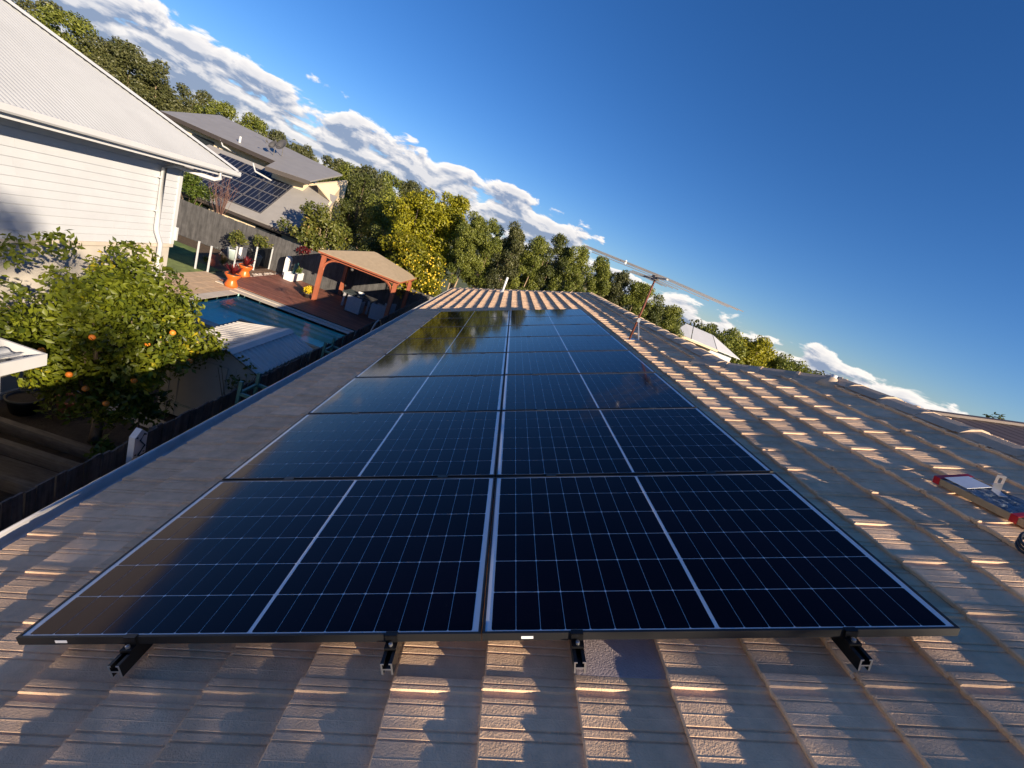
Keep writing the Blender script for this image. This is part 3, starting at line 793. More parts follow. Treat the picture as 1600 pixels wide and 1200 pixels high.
# green steel stand and hose arch between the fence and our wall
gs = thing('green_steel_stand', 'green steel stand between the fence and our gutter', 'stand', (-3.55, 5.55, 0))
for x, y in ((-0.25, -0.2), (0.25, -0.2), (-0.25, 0.3), (0.25, 0.3)): MB().bx((x-0.025, y-0.025, 0), (x+0.025, y+0.025, 2.1)).build('leg', m_green_steel, gs)
for z in (1.15, 1.85):
    q = MB(); q.bx((-0.25, -0.22, z), (0.25, -0.18, z+0.05)); q.bx((-0.25, 0.28, z), (0.25, 0.32, z+0.05)); q.bx((-0.27, -0.2, z), (-0.23, 0.3, z+0.05)); q.bx((0.23, -0.2, z), (0.27, 0.3, z+0.05)); q.build('brace', m_green_steel, gs)
gs2 = copy_tree(gs); gs2.location = (-3.55, 8.75, 0); gs2['label'] = 'green steel stand farther along, behind the shed end'
ar = tag(MB().tube([(-3.35, 10.0 + 0.85*(1-math.cos(t_*math.pi/14)), 0.9 + 1.55*math.sin(t_*math.pi/14)) for t_ in range(15)], 0.02, 8).build('pipe_arch', m_alu, smooth=True), 'grey bent pipe arch rising behind the far gutter', 'pipe')
st = thing('block_wall', 'pale block wall end standing beyond the fence by the lemon tree', 'wall', (-4.3, 23.6, 0))
for iz in range(7):
    for iy in range(3):
        MB().bx((-0.2, iy*0.41 + (0.2 if iz % 2 else 0), iz*0.2), (0.25, iy*0.41+0.40 + (0.2 if iz % 2 else 0), iz*0.2+0.192)).build('block', m_stone, st)

# ------------------------------------------------------------------ pool, coping, deck
pool = thing('swimming_pool', 'teal swimming pool with pale coping beside the timber deck', 'pool', (-7.6, 14.4, 0))
PX0, PX1, PY0, PY1 = -2.55, 3.2, -2.2, 1.6      # local
PYR = -1.2
b_ = MB(); b_.poly([(PX0, PY0, -0.34), (PX1, PY0, -0.34), (PX1, PY1, -0.34), (PX0, PY1, -0.34)])
b_.poly([(PX0, PY1, -0.34), (PX1, PY1, -0.34), (PX1, PY1, 0.10), (PX0, PY1, 0.10)]); b_.poly([(PX0, PY0, -0.34), (PX0, PY1, -0.34), (PX0, PY1, 0.10), (PX0, PY0, 0.10)])
b_.poly([(PX1, PY0, -0.34), (PX1, PY1, -0.34), (PX1, PY1, 0.10), (PX1, PY0, 0.10)]); b_.poly([(PX0, PY0, -0.34), (PX1, PY0, -0.34), (PX1, PY0, 0.10), (PX0, PY0, 0.10)])
b_.build('basin', m_poolwall, pool)
MB().bx((PX0+0.002, PY1-0.35, -0.339), (PX1, PY1-0.002, -0.06)).build('ledge', m_poolstep, pool)
MB().bx((PX0+0.002, PY1-0.70, -0.339), (PX1-1.5, PY1-0.352, -0.14)).build('ledge', m_poolstep, pool)
MB().bx((PX0+0.002, PY1-1.05, -0.339), (PX1-2.6, PY1-0.702, -0.23)).build('ledge', m_poolstep, pool)
MB().poly([(PX0, PY0, 0.02), (PX1, PY0, 0.02), (PX1, PY1, 0.02), (PX0, PY1, 0.02)]).build('water', m_water, pool)
k = 0
for x in np.arange(PX0-0.4, PX1, 0.62):
    MB().bx((x, PY1, 0.0), (min(x+0.612, PX1), PY1+0.34, 0.11)).build('coping_stone', m_coping, pool)
for x in np.arange(PX0-0.4, PX1, 0.62):
    MB().bx((x, PY0-0.34, 0.0), (min(x+0.612, PX1), PY0, 0.11)).build('coping_stone', m_coping, pool)
for y in np.arange(PY0, PY1-0.1, 0.62):
    MB().bx((PX0-0.4, y, 0.0), (PX0, min(y+0.612, PY1), 0.11)).build('coping_stone', m_coping, pool)
bw = tag(MB().bx((-8.35, 11.9, 0.0), (-4.2, 13.2, 0.14)).bx((-8.35, 13.05, 0.14), (-4.2, 13.22, 0.18)).build('pool_surround', m_paving), 'sandstone slab surround between the pool and the shed', 'paving')
bw['kind'] = 'structure'
pv = structure(MB().poly([(-12.5, 11.0, 0.03), (-10.55, 11.0, 0.03), (-10.55, 17.4, 0.03), (-12.5, 17.4, 0.03)]), 'paving', m_mulch)
for ix in range(4):
    for iy in range(11):
        MB().bx((-12.48+ix*0.49, 11.02+iy*0.58, 0.034), (-12.48+ix*0.49+0.478, 11.02+iy*0.58+0.568, 0.075)).build('paver', m_paving, pv)
deck = thing('timber_deck', 'red brown timber deck between the pool and the charcoal fence', 'deck', (-11.45, 16.75, 0))
MB().bx((0.02, 0.02, 0), (7.1, 4.95, 0.125)).build('bearer', m_fascia, deck)
for i in range(36):
    o = MB().bx((0, 0.0+0.138*i, 0.128), (7.15, 0.133+0.138*i, 0.15)).build('board', m_deck, deck)
MB().bx((0, -0.27, 0.0), (7.15, -0.01, 0.10)).build('edge_step', m_coping, deck)

# pool fence of glass
gf = thing('glass_pool_fence', 'frameless glass pool fence with white posts beside the deck', 'fence', (-12.45, 17.45, 0))
PP = [(-1.9, 0.0), (-0.5, 0.0), (0.02, 0.0), (0.0, 1.75), (0.0, 3.35), (0.0, 4.75)]
for x, y in PP:
    MB().box((x, y, 0.60), (0.055, 0.055, 1.2)).build('post', m_white, gf)
for (a, b) in zip(PP[:-1], PP[1:]):
    d_ = Vector((b[0]-a[0], b[1]-a[1], 0)); L = d_.length; d_.normalize(); n_ = Vector((-d_.y, d_.x, 0))*0.005
    p0 = Vector((a[0], a[1], 0)) + d_*0.05; p1 = Vector((b[0], b[1], 0)) - d_*0.05
    MB().poly([p0-n_+Vector((0, 0, .06)), p1-n_+Vector((0, 0, .06)), p1-n_+Vector((0, 0, 1.16)), p0-n_+Vector((0, 0, 1.16))]).build('glass_pane', m_poolglass, gf)

# charcoal fence at the back
ff = thing('charcoal_fence', 'tall charcoal paling fence behind the deck and mulch bed', 'fence', (-19.5, 22.3, 0))
pm = MB()
for i in range(156):
    x = 0.1*i; z = 1.80 + rng.uniform(-.012, .012); y = rng.uniform(-.006, .006)
    pm.bx((x+0.002, y-0.01, 0), (x+0.098, y+0.01, z))
pm.build('palings', m_farpale, ff, kind='stuff')
for z in (0.4, 1.4): MB().bx((0, 0.02, z), (15.6, 0.06, z+0.07)).build('rail', m_farpale, ff)

# gazebo
gz_ = thing('gazebo', 'red timber gazebo with tan hip roof at the end of the deck', 'gazebo', (-6.78, 20.5, 0.15))
GXh, GYh = 1.70, 1.55
for sx_, sy_ in ((-1, -1), (1, -1), (-1, 1), (1, 1)):
    MB().box((sx_*GXh, sy_*GYh, 1.09), (0.17, 0.17, 2.18)).build('post', m_redwood, gz_)
for sy_ in (-1, 1): MB().bx((-GXh-0.15, sy_*GYh-0.05, 2.12), (GXh+0.15, sy_*GYh+0.05, 2.30)).build('beam', m_redwood, gz_)
for sx_ in (-1, 1): MB().bx((sx_*GXh-0.05, -GYh+0.052, 2.12), (sx_*GXh+0.05, GYh-0.052, 2.30)).build('beam', m_redwood, gz_)
for sx_ in (-1, 1):
    for sy_ in (-1, 1):
        pts = [(sx_*(GXh-0.05-0.62*(1-math.cos(t_*math.pi/12))), sy_*GYh, 1.52+0.62*math.sin(t_*math.pi/12)) for t_ in range(7)]
        MB().tube(pts, 0.055, 4).build('brace', m_redwood, gz_)
r_ = MB(); ex, ey = GXh+0.22, GYh+0.22
apx = [(-0.10, 0.0, 2.95), (0.10, 0.0, 2.95)]
E4 = [(-ex, -ey, 2.31), (ex, -ey, 2.31), (ex, ey, 2.31), (-ex, ey, 2.31)]
for q in ([E4[0], E4[1], apx[1], apx[0]], [E4[1], E4[2], apx[1]], [E4[2], E4[3], apx[0], apx[1]], [E4[3], E4[0], apx[0]]): r_.poly(q, thick=(0, 0, 0.035))
rf = r_.build('roof', m_tan, gz_)
f_ = MB(); ring(f_, -ex, ex, -ey, ey, 0.03, 2.24, 2.305); f_.build('fascia', m_redwood, gz_)
lampg = MB().lathe([(0.05, 0), (0.08, 0.05), (0.03, 0.12)], (-0.4, -GYh+0.1, 1.95), 10).build('lamp', m_dish, gz_)

# outdoor setting
tb = thing('outdoor_table', 'square glass topped table under the gazebo', 'table', (-6.9, 20.4, 0.15))
MB().bx((-0.75, -0.55, 0.70), (0.75, 0.55, 0.72)).build('tabletop', m_tabletop, tb)
for sx_ in (-1, 1):
    for sy_ in (-1, 1): MB().bx((sx_*0.62-0.05, sy_*0.42-0.05, 0), (sx_*0.62+0.05, sy_*0.42+0.05, 0.70)).build('leg', m_wicker, tb)
vz = thing('table_vase', 'white bowl of leaves on the glass table', 'vase', (-6.9, 20.4, 0.87))
MB().lathe([(0.08, 0), (0.15, 0.08), (0.17, 0.14), (0.14, 0.13), (0.06, 0.03)], (0, 0, 0), 16).build('bowl', m_whitepot, vz, True)


def armchair(label, x, y, rz):
    t = thing('wicker_chair', label, 'chair', (x, y, 0.15), group='wicker chairs under the gazebo'); t.rotation_euler.z = rad(rz)
    MB().bx((-0.28, -0.28, 0.30), (0.28, 0.25, 0.44)).build('seat', m_wicker, t)
    MB().bx((-0.34, 0.25, 0.04), (0.34, 0.34, 0.80)).build('backrest', m_wicker, t)
    for s in (-1, 1): MB().bx((s*0.34, -0.30, 0.04), (s*0.28, 0.248, 0.62)).build('armrest', m_wicker, t)
    MB().bx((-0.278, -0.30, 0.04), (0.278, -0.285, 0.30)).build('front_panel', m_wicker, t)
    return t
armchair('grey wicker chair at the pool side of the glass table', -6.75, 19.5, 180)
armchair('grey wicker chair nearest the paling fence', -5.75, 19.75, 200)
armchair('grey wicker chair behind the other chair by the paling fence', -5.65, 20.85, 250)

# pots and plants -----------------------------------------------------------------
def leaf_mesh(name, P, Nrm, size, m, rs, aspect=0.5, fold=0.25, up=0.0):
    """one small folded leaf per point"""
    n = len(P)
    r = rs.normal(size=(n, 3)); r /= np.linalg.norm(r, axis=1)[:, None]
    nn = Nrm*0.75 + r*0.75 + np.array([0, 0, 0.15]); nn /= np.linalg.norm(nn, axis=1)[:, None] + 1e-9
    t = np.cross(nn, rs.normal(size=(n, 3))) + np.array([0, 0, up]); t /= np.linalg.norm(t, axis=1)[:, None] + 1e-9
    s = np.cross(t, nn); s /= np.linalg.norm(s, axis=1)[:, None] + 1e-9
    L = size*rs.uniform(0.65, 1.25, n)[:, None]
    a = P; tip = P + t*L; mid = P + t*L*0.5
    l = mid + s*L*aspect*0.5 + nn*L*fold*0.4; rr_ = mid - s*L*aspect*0.5 + nn*L*fold*0.4
    V = np.stack([a, l, tip, rr_], 1).reshape(-1, 3)
    base = (np.arange(n)*4)[:, None]
    F = np.concatenate([base + np.array([0, 1, 2]), base + np.array([0, 2, 3])], 1).reshape(-1, 3)
    me = bpy.data.meshes.new(name)
    me.vertices.add(len(V)); me.vertices.foreach_set('co', V.astype(np.float32).ravel())
    me.loops.add(len(F)*3); me.loops.foreach_set('vertex_index', F.astype(np.int32).ravel())
    me.polygons.add(len(F)); me.polygons.foreach_set('loop_start', np.arange(0, len(F)*3, 3, dtype=np.int32)); me.polygons.foreach_set('loop_total', np.full(len(F), 3, np.int32))
    at = me.attributes.new('rnd', 'FLOAT', 'POINT')
    return me, at, n


def foliage(name, clumps, n, size, m, seed, parent, aspect=0.5, shell=0.55, up=0.0, clumpvar=0.35):
    """clumps: list of (x, y, z, r); leaves fill each clump, denser near its skin"""
    rs = np.random.RandomState(seed)
    C = np.array(clumps, float)
    wgt = C[:, 3]**2; wgt /= wgt.sum()
    idx = rs.choice(len(C), n, p=wgt)
    d = rs.normal(size=(n, 3)); d /= np.linalg.norm(d, axis=1)[:, None]
    rad_ = (shell + (1.12-shell)*rs.rand(n)**0.7)*C[idx, 3]
    P = C[idx, :3] + d*rad_[:, None]*np.array([1, 1, 0.9])
    me, at, k = leaf_mesh(name, P, d, size, m, rs, aspect, up=up)
    cv = rs.rand(len(C))
    val = np.clip((1-clumpvar)*rs.rand(n) + clumpvar*cv[idx], 0, 1)
    at.data.foreach_set('value', np.repeat(val, 4).astype(np.float32))
    me.materials.append(m); me.update(calc_edges=True); me.validate()
    return ob(name, me, parent, kind='stuff')


def crown_clumps(c, r, n, cr, seed, jitter=0.18, hollow=0.45, zpow=1.0):
    rs = random.Random(seed); out = []
    for i in range(n):
        while True:
            d = Vector((rs.gauss(0, 1), rs.gauss(0, 1), rs.gauss(0, 1)))
            if d.length > 0.1: break
        d.normalize()
        q = rs.uniform(hollow, 1.0)*(1 + rs.uniform(-jitter, jitter))
        out.append((c[0]+d.x*r[0]*q, c[1]+d.y*r[1]*q, c[2]+d.z*r[2]*q, cr*rs.uniform(0.6, 1.3)))
    return out


lf_citrus = leaf_mat('citrus_leaf', (0.026, 0.048, 0.006), (0.20, 0.225, 0.014), (0.50, 0.38, 0.02))
lf_lemon = leaf_mat('lemon_leaf', (0.08, 0.10, 0.010), (0.30, 0.27, 0.015), (0.60, 0.42, 0.02))
lf_yelgreen = leaf_mat('yellow_green_leaf', (0.13, 0.15, 0.012), (0.40, 0.36, 0.020))
lf_hedge = leaf_mat('hedge_leaf', (0.075, 0.102, 0.018), (0.26, 0.275, 0.046))
lf_dark = leaf_mat('dark_leaf', (0.038, 0.055, 0.014), (0.14, 0.155, 0.035))
lf_gum = leaf_mat('gum_leaf', (0.055, 0.068, 0.024), (0.15, 0.15, 0.050))
lf_shrub = leaf_mat('shrub_leaf', (0.04, 0.075, 0.012), (0.12, 0.16, 0.02))
lf_red = leaf_mat('burgundy_leaf', (0.05, 0.006, 0.008), (0.20, 0.02, 0.02))
lf_bromeliad = leaf_mat('ochre_leaf', (0.16, 0.13, 0.02), (0.38, 0.26, 0.03))
lf_magnolia = leaf_mat('magnolia_leaf', (0.045, 0.07, 0.012), (0.20, 0.20, 0.035), (0.42, 0.30, 0.10))


def blades(name, n, L, w, m, parent, seed, z0=0.0, spread=0.9):
    rs = random.Random(seed); mb = MB()
    for i in range(n):
        a = rs.uniform(0, 2*math.pi); t = rs.uniform(0.25, spread); l = L*rs.uniform(0.7, 1.1)
        d = Vector((math.cos(a), math.sin(a), 0)); s = Vector((-math.sin(a), math.cos(a), 0))*w/2
        p = [Vector((0, 0, z0)) + d*l*t*q + Vector((0, 0, l*q*(1.0-0.45*t*q))) for q in (0, 0.4, 0.75, 1.0)]
        mb.add([p[0]-s*.6, p[0]+s*.6, p[1]+s, p[1]-s, p[2]+s*.8, p[2]-s*.8, p[3]], [(0, 1, 2, 3), (3, 2, 4, 5), (5, 4, 6)])
    me = mb.mesh(name, m); at = me.attributes.new('rnd', 'FLOAT', 'POINT')
    at.data.foreach_set('value', [rs.random() for _ in me.vertices])
    return ob(name, me, parent)


hour = [(0.20, 0), (0.23, 0.02), (0.24, 0.10), (0.17, 0.27), (0.16, 0.31), (0.20, 0.36), (0.29, 0.50), (0.30, 0.55), (0.26, 0.55), (0.25, 0.50)]
t = pot('orange_pot', 'glazed orange hourglass pot with burgundy plant at the pool corner', -10.85, 16.55, hour, m_orangepot, 0.08); blades('leaves', 26, 0.55, 0.07, lf_red, t, 3, 0.5)
t = pot('orange_pot', 'glazed orange pot with burgundy plant half behind the deck edge', -11.75, 18.9, hour, m_orangepot, 0.02); blades('leaves', 26, 0.60, 0.08, lf_red, t, 5, 0.5)
t = pot('white_pot', 'white tapered square pot with a bushy plant before the charcoal fence', -13.85, 21.35, [(0.26, 0), (0.36, 0.52), (0.36, 0.55), (0.32, 0.55), (0.31, 0.50)], m_whitepot, 0, None, 4)
foliage('foliage', crown_clumps((0, 0, 1.05), (0.34, 0.34, 0.42), 16, 0.16, 11), 900, 0.10, lf_magnolia, 11, t); MB().tube([(0, 0, 0.5), (0.02, 0, 0.9), (0, 0.05, 1.6)], 0.018, 6).build('stem', m_bark, t)
t = pot('blue_pot', 'blue grey tapered pot with a sparse shrub before the charcoal fence', -13.0, 21.75, [(0.26, 0), (0.38, 0.56), (0.38, 0.60), (0.34, 0.60), (0.33, 0.54)], m_bluepot, 0, None, 4)
foliage('foliage', crown_clumps((0.05, 0, 1.35), (0.55, 0.3, 0.30), 12, 0.15, 12), 600, 0.11, lf_magnolia, 12, t); MB().tube([(0, 0, 0.5), (0.03, 0, 1.3)], 0.016, 6).build('stem', m_bark, t)
t = thing('white_trough', 'white trough planter with a cactus at the back of the deck', 'planter', (-10.7, 21.35, 0.15))
q = MB(); ring(q, -0.20, 0.20, -0.62, 0.62, 0.03, 0, 0.38); q.bx((-0.17, -0.59, 0.0), (0.17, 0.59, 0.33)); q.build('trough', m_whitepot, t)
MB().tube([(0, -0.1, 0.3), (0.0, -0.1, 0.85)], [0.06, 0.05], 8).build('cactus_stem', m_green_steel, t); MB().tube([(0, -0.1, 0.5), (0, 0.1, 0.62), (0, 0.14, 0.9)], [0.05, 0.05, 0.04], 8).build('cactus_arm', m_green_steel, t)
foliage('foliage', [(0, 0.35, 0.48, 0.18)], 160, 0.12, lf_shrub, 21, t)
t = thing('garden_plinth', 'white upright garden plinth with rounded top against the charcoal fence', 'plinth', (-11.3, 21.7, 0))
MB().poly([(-0.05, -0.22, 0), (-0.05, 0.22, 0), (-0.05, 0.22, 1.0), (-0.05, 0.16, 1.12), (-0.05, 0.0, 1.17), (-0.05, -0.16, 1.12), (-0.05, -0.22, 1.0)], thick=(0.14, 0, 0)).build('slab', m_whitepot, t)
MB().lathe([(0.10, 0), (0.11, 0.02), (0.06, 0.03)], (0, 0, 0), 14).build('ornament', m_pebble, t, loc=(0.10, 0.0, 0.92))
t = pot('yellow_flower_pot', 'small pot of yellow flowers at the foot of the gazebo post', -8.85, 18.95, rim(0.11, 0.15, 0.22), m_fascia, 0.15)
foliage('flowers', [(0, 0, 0.36, 0.19), (0.06, 0, 0.45, 0.14)], 320, 0.08, leaf_mat('yellow_flower', (0.45, 0.32, 0.01), (0.80, 0.60, 0.03)), 31, t, aspect=0.9)
for i, (x, y, s) in enumerate(((-13.2, 19.6, 1.0), (-12.9, 20.3, 0.8), (-13.6, 19.0, 0.7))):
    t = thing('bromeliad', ['ochre spiky bromeliad in the mulch behind the glass fence', 'smaller ochre bromeliad in the mulch behind the first', 'ochre bromeliad at the lawn edge of the mulch'][i], 'plant', (x, y, 0), group='bromeliads in the mulch')
    blades('leaves', 22, 0.55*s, 0.08, lf_bromeliad, t, 40+i, 0.0)
cord = thing('burgundy_shrub', 'burgundy leaved branch by the charcoal fence left of the gazebo', 'shrub', (-10.9, 22.1, 0))
MB().tube([(0, 0, 0), (0.05, -0.05, 0.9), (0.1, 0.05, 1.65)], 0.02, 6).build('stem', m_bark, cord)
foliage('foliage', [(0.05, 0, 1.65, 0.22), (0.3, 0.0, 1.75, 0.14), (-0.15, 0, 1.55, 0.14)], 150, 0.13, lf_red, 33, cord)
for i in range(60):   # pebbles
    x = rng.uniform(-11.95, -11.5); y = rng.uniform(19.4, 21.9); r0 = rng.uniform(0.05, 0.11)
    if i == 0: peb_me = MB().lathe([(0.4, 0), (0.9, 0.15), (1.0, 0.35), (0.75, 0.6), (0.2, 0.7)], (0, 0, 0), 7).mesh('pebble', m_pebble, True)
    o = tag(ob('pebble', peb_me), 'pale rounded pebble in the strip beside the deck', 'pebble', 'pebbles beside the deck')
    o.location = (x, y, 0.008); o.scale = (r0, r0*rng.uniform(.7, 1), r0*0.7); o.rotation_euler.z = rng.uniform(0, 6)

# ------------------------------------------------------------------ trees
def limbs(parent, base, tips, r0, m, seed, fork=0.45, trunk_h=None, lean=(0, 0)):
    rs = random.Random(seed)
    top = Vector((base[0]+lean[0], base[1]+lean[1], base[2] + trunk_h))
    tr = MB(); tr.tube([base, Vector(base).lerp(top, 0.5) + Vector((rs.uniform(-.04, .04), rs.uniform(-.04, .04), 0)), top], [r0, r0*0.85, r0*0.7], 9)
    trunk = tr.build('trunk', m, parent, True)
    lm = MB()
    for tp in tips:
        tp = Vector(tp)
        mid = top.lerp(tp, 0.5) + Vector((rs.uniform(-.1, .1), rs.uniform(-.1, .1), rs.uniform(0, .2)))
        lm.tube([top - Vector((0, 0, 0.05)), mid, tp], [r0*0.5, r0*0.32, r0*0.10], 6)
    lm.build('limbs', m, parent, True)


def tree(name, label, cat, base, crown, r, n_cl, cr, n_leaf, size, lm, seed, trunk_h, r0=0.12, bark=None, group=None, aspect=0.5, hollow=0.45, ntip=12, up=0.0, extra=None, clumpvar=0.35):
    t = thing(name, label, cat, base, group)
    cl = crown_clumps(crown, r, n_cl, cr, seed, hollow=hollow) + (extra or [])
    foliage('crown', cl, n_leaf, size, lm, seed, t, aspect=aspect, up=up, clumpvar=clumpvar)
    rs = random.Random(seed)
    limbs(t, (0, 0, -0.05), [c[:3] for c in rs.sample(cl, min(ntip, len(cl)))], r0, bark or m_bark, seed, trunk_h=trunk_h)
    return t


# orange tree in the neighbour's garden bed
ct_ = tree('citrus_tree', 'leafy orange tree with a few fruit before the white house', 'tree', (-6.05, 5.45, 0), (0.12, 0, 2.2), (1.15, 1.15, 1.12), 120, 0.235, 17000, 0.105, lf_citrus, 5, 0.8, 0.09, aspect=0.5, hollow=0.55, ntip=26,
           extra=[(-1.1, -0.85, 2.6, 0.2), (-0.5, -0.3, 3.3, 0.22), (0.05, 0.1, 3.4, 0.2), (0.95, 0.75, 2.1, 0.25), (1.15, 0.95, 2.0, 0.18), (-0.75, -0.6, 3.1, 0.22), (0.5, 0.5, 3.1, 0.2),
                  (0.5, -0.4, 1.1, 0.3), (0.0, -0.5, 1.0, 0.3), (0.8, 0.1, 1.0, 0.28), (-0.4, -0.4, 1.15, 0.3), (0.3, -0.1, 0.75, 0.26), (0.75, -0.35, 1.2, 0.25)], clumpvar=0.5)
for (x, y, z, nm) in ((0.62, -0.95, 1.62, 'fruit'), (0.85, -0.25, 2.25, 'fruit'), (1.18, 0.25, 1.95, 'fruit'), (0.45, -1.02, 1.80, 'fruit'), (0.95, -0.55, 1.75, 'fruit'), (0.75, -0.75, 1.35, 'fruit'), (1.15, -0.2, 2.55, 'fruit'), (0.2, -1.15, 2.1, 'fruit'), (0.6, -0.9, 2.4, 'fruit')):
    MB().lathe([(0.010, -0.04), (0.028, -0.032), (0.041, -0.010), (0.041, 0.011), (0.027, 0.032), (0.008, 0.04)], (0, 0, 0), 12).build(nm, m_orange, ct_, True, loc=(x, y, z))

for i, (x, y, h, s) in enumerate(((-5.5, 5.6, 0.9, 0.5), (-5.0, 5.3, 0.5, 0.25), (-5.3, 4.75, 0.45, 0.28))):
    t = thing('garden_shrub', ['young leafy shrub under the orange tree', 'small pale green seedling beside the fence', 'small yellowish shrub on the sleeper by the fence'][i], 'shrub', (x, y, 0))
    MB().tube([(0, 0, 0), (0.02, 0.01, h*0.8)], 0.014, 5).build('stem', m_bark, t)
    foliage('foliage', crown_clumps((0, 0, h), (s*0.6, s*0.6, s*0.6), 9, s*0.35, 50+i), int(500*s), 0.12, lf_shrub, 50+i, t)
t = thing('bare_shrub', 'sparse leggy shrub in front of the shed wall', 'shrub', (-4.55, 6.6, 0))
q = MB()
for i in range(9):
    a = i*0.75; q.tube([(0, 0, 0), (0.12*math.cos(a), 0.12*math.sin(a), 0.8), (0.35*math.cos(a), 0.3*math.sin(a), 1.45 + 0.1*(i % 3))], [0.014, 0.010, 0.004], 5)
q.build('stems', m_bark, t)
foliage('foliage', crown_clumps((0, 0, 1.5), (0.5, 0.4, 0.3), 14, 0.12, 77), 150, 0.09, lf_magnolia, 77, t)

# lemon tree and its taller neighbour behind the gazebo
lt = tree('lemon_tree', 'lemon tree full of yellow fruit behind the gazebo', 'tree', (-5.3, 23.3, 0), (0, 0, 2.75), (1.75, 1.4, 1.65), 60, 0.46, 16000, 0.17, lf_lemon, 61, 0.9, 0.12)
lem_me = MB().lathe([(0.01, -0.06), (0.032, -0.04), (0.045, 0), (0.03, 0.04), (0.01, 0.06)], (0, 0, 0), 8).mesh('lemon', m_lemon, True)
rs = random.Random(8)
for i in range(80):
    d = Vector((rs.gauss(0.7, 0.7), rs.gauss(-0.9, 0.5), rs.gauss(-0.05, 0.7))).normalized()
    o = ob('lemon', lem_me, lt, loc=(d.x*1.75*1.06, d.y*1.4*1.08, 2.7+d.z*1.62)); o.rotation_euler = (rs.uniform(0, 3), rs.uniform(0, 3), 0); o.scale = (1.0,)*3
tree('yellow_green_tree', 'tall yellow green tree rising behind the lemon tree', 'tree', (-6.4, 25.6, 0), (0, 0, 4.6), (1.9, 1.6, 2.35), 70, 0.5, 17000, 0.18, lf_yelgreen, 62, 2.0, 0.14)
tree('yellow_green_tree', 'narrow yellow green tree between the lemon tree and the clipped row', 'tree', (-4.6, 26.2, 0), (0, 0, 5.0), (1.25, 1.2, 2.8), 46, 0.42, 13000, 0.17, lf_yelgreen, 63, 2.0, 0.12)

# clipped row of tall trees behind the end of the roof
ORDW = ['first', 'second', 'third', 'fourth', 'fifth', 'sixth', 'seventh', 'eighth', 'ninth', 'tenth', 'eleventh', 'twelfth', 'last']
row = [(-3.2, 6.95), (-1.95, 6.9), (-0.75, 7.15), (0.55, 7.05), (1.85, 7.55), (3.1, 7.45), (4.5, 7.3), (5.9, 7.2), (7.3, 6.9), (8.6, 6.6), (9.9, 6.25)]
for i, (x, top) in enumerate(row):
    t = thing('row_tree', 'tall green tree, %s from the left in the clipped row beyond the roof' % ORDW[i] if i < len(row)-1 else 'tall green tree at the right end of the clipped row beyond the roof', 'tree', (x, 24.3+0.25*math.sin(i*2.1), 0), 'clipped row of trees')
    cl = []
    rs = random.Random(100+i)
    lo = 2.9 if i < 6 else 2.2
    tops = [(rs.uniform(-.45, .45), rs.uniform(-.4, .4), top - rs.uniform(0, 0.9)) for _ in range(4)]; tops[0] = (0.0, 0.0, top)
    for q in range(64):
        tx, ty, tz = tops[q % 4]
        f_ = rs.random()**0.75; z = lo + (tz-0.22-lo)*f_
        wdt = 0.24 + 0.62*math.sin(math.pi*min(1, 0.22+f_*0.80))
        a = rs.uniform(0, 6.283); rr2 = wdt*rs.uniform(0.4, 1.0)
        cl.append((tx*(0.4+0.9*f_) + rr2*math.cos(a), ty*(0.4+0.9*f_) + rr2*math.sin(a), z, rs.uniform(0.18, 0.36)))
    foliage('crown', cl, 20000, 0.105, [lf_hedge, lf_hedge, lf_gum, lf_hedge, lf_dark][i % 5], 200+i, t, up=0.6, clumpvar=0.5)
    for q in range(6):
        a = rs.uniform(0, 6.283); w_ = rs.uniform(0.25, 0.7)
        MB().tube([(0.08*math.cos(a), 0.08*math.sin(a), -0.05), (0.12*math.cos(a), 0.12*math.sin(a), 1.2), (w_*0.6*math.cos(a), w_*0.6*math.sin(a), 3.2), (w_*math.cos(a), w_*math.sin(a), top-1.6)], [0.05, 0.045, 0.035, 0.012], 6).build('trunk', m_barkpale, t, True)

# trees beyond the charcoal fence
tree('magnolia_tree', 'glossy leaved magnolia tree beyond the charcoal fence left of the gazebo', 'tree', (-10.9, 23.6, 0), (0, 0, 2.65), (1.75, 1.1, 1.25), 40, 0.38, 5200, 0.19, lf_magnolia, 71, 0.8, 0.08, bark=m_barkpale, ntip=26)
tree('dark_conifer', 'dark conical tree at the right end of the cream house', 'tree', (-11.6, 30.0, 0), (0, 0, 4.2), (1.15, 1.15, 3.1), 44, 0.42, 9000, 0.16, lf_dark, 72, 2.0, 0.12)
tree('dark_conifer', 'second dark tree behind the magnolia, beside the yellow green tree', 'tree', (-9.4, 29.0, 0), (0, 0, 3.7), (1.3, 1.2, 2.6), 44, 0.45, 9000, 0.17, lf_hedge, 73, 1.5, 0.12)
tree('dark_conifer', 'low dark tree in the gap behind gazebo and magnolia', 'tree', (-8.3, 25.0, 0), (0, 0, 2.3), (1.3, 1.0, 1.7), 40, 0.4, 7000, 0.17, lf_dark, 76, 1.0, 0.12)
tree('green_shrub', 'bright green bushy shrub at the corner of the white house', 'shrub', (-18.2, 24.0, 0), (0, 0, 1.9), (0.85, 0.7, 1.35), 26, 0.3, 3500, 0.14, lf_shrub, 74, 0.6, 0.06)
bt = thing('bare_tree', 'bare reddish twiggy tree in front of the far rooftop panels', 'tree', (-16.0, 23.2, 0))
q = MB(); rs = random.Random(31); br_ = mat('red_twig', (0.16, 0.085, 0.065), 0.9)
q.tube([(0, 0, 0), (0.02, 0, 1.3)], [0.05, 0.04], 6)
trk = q.build('trunk', br_, bt); q = MB()
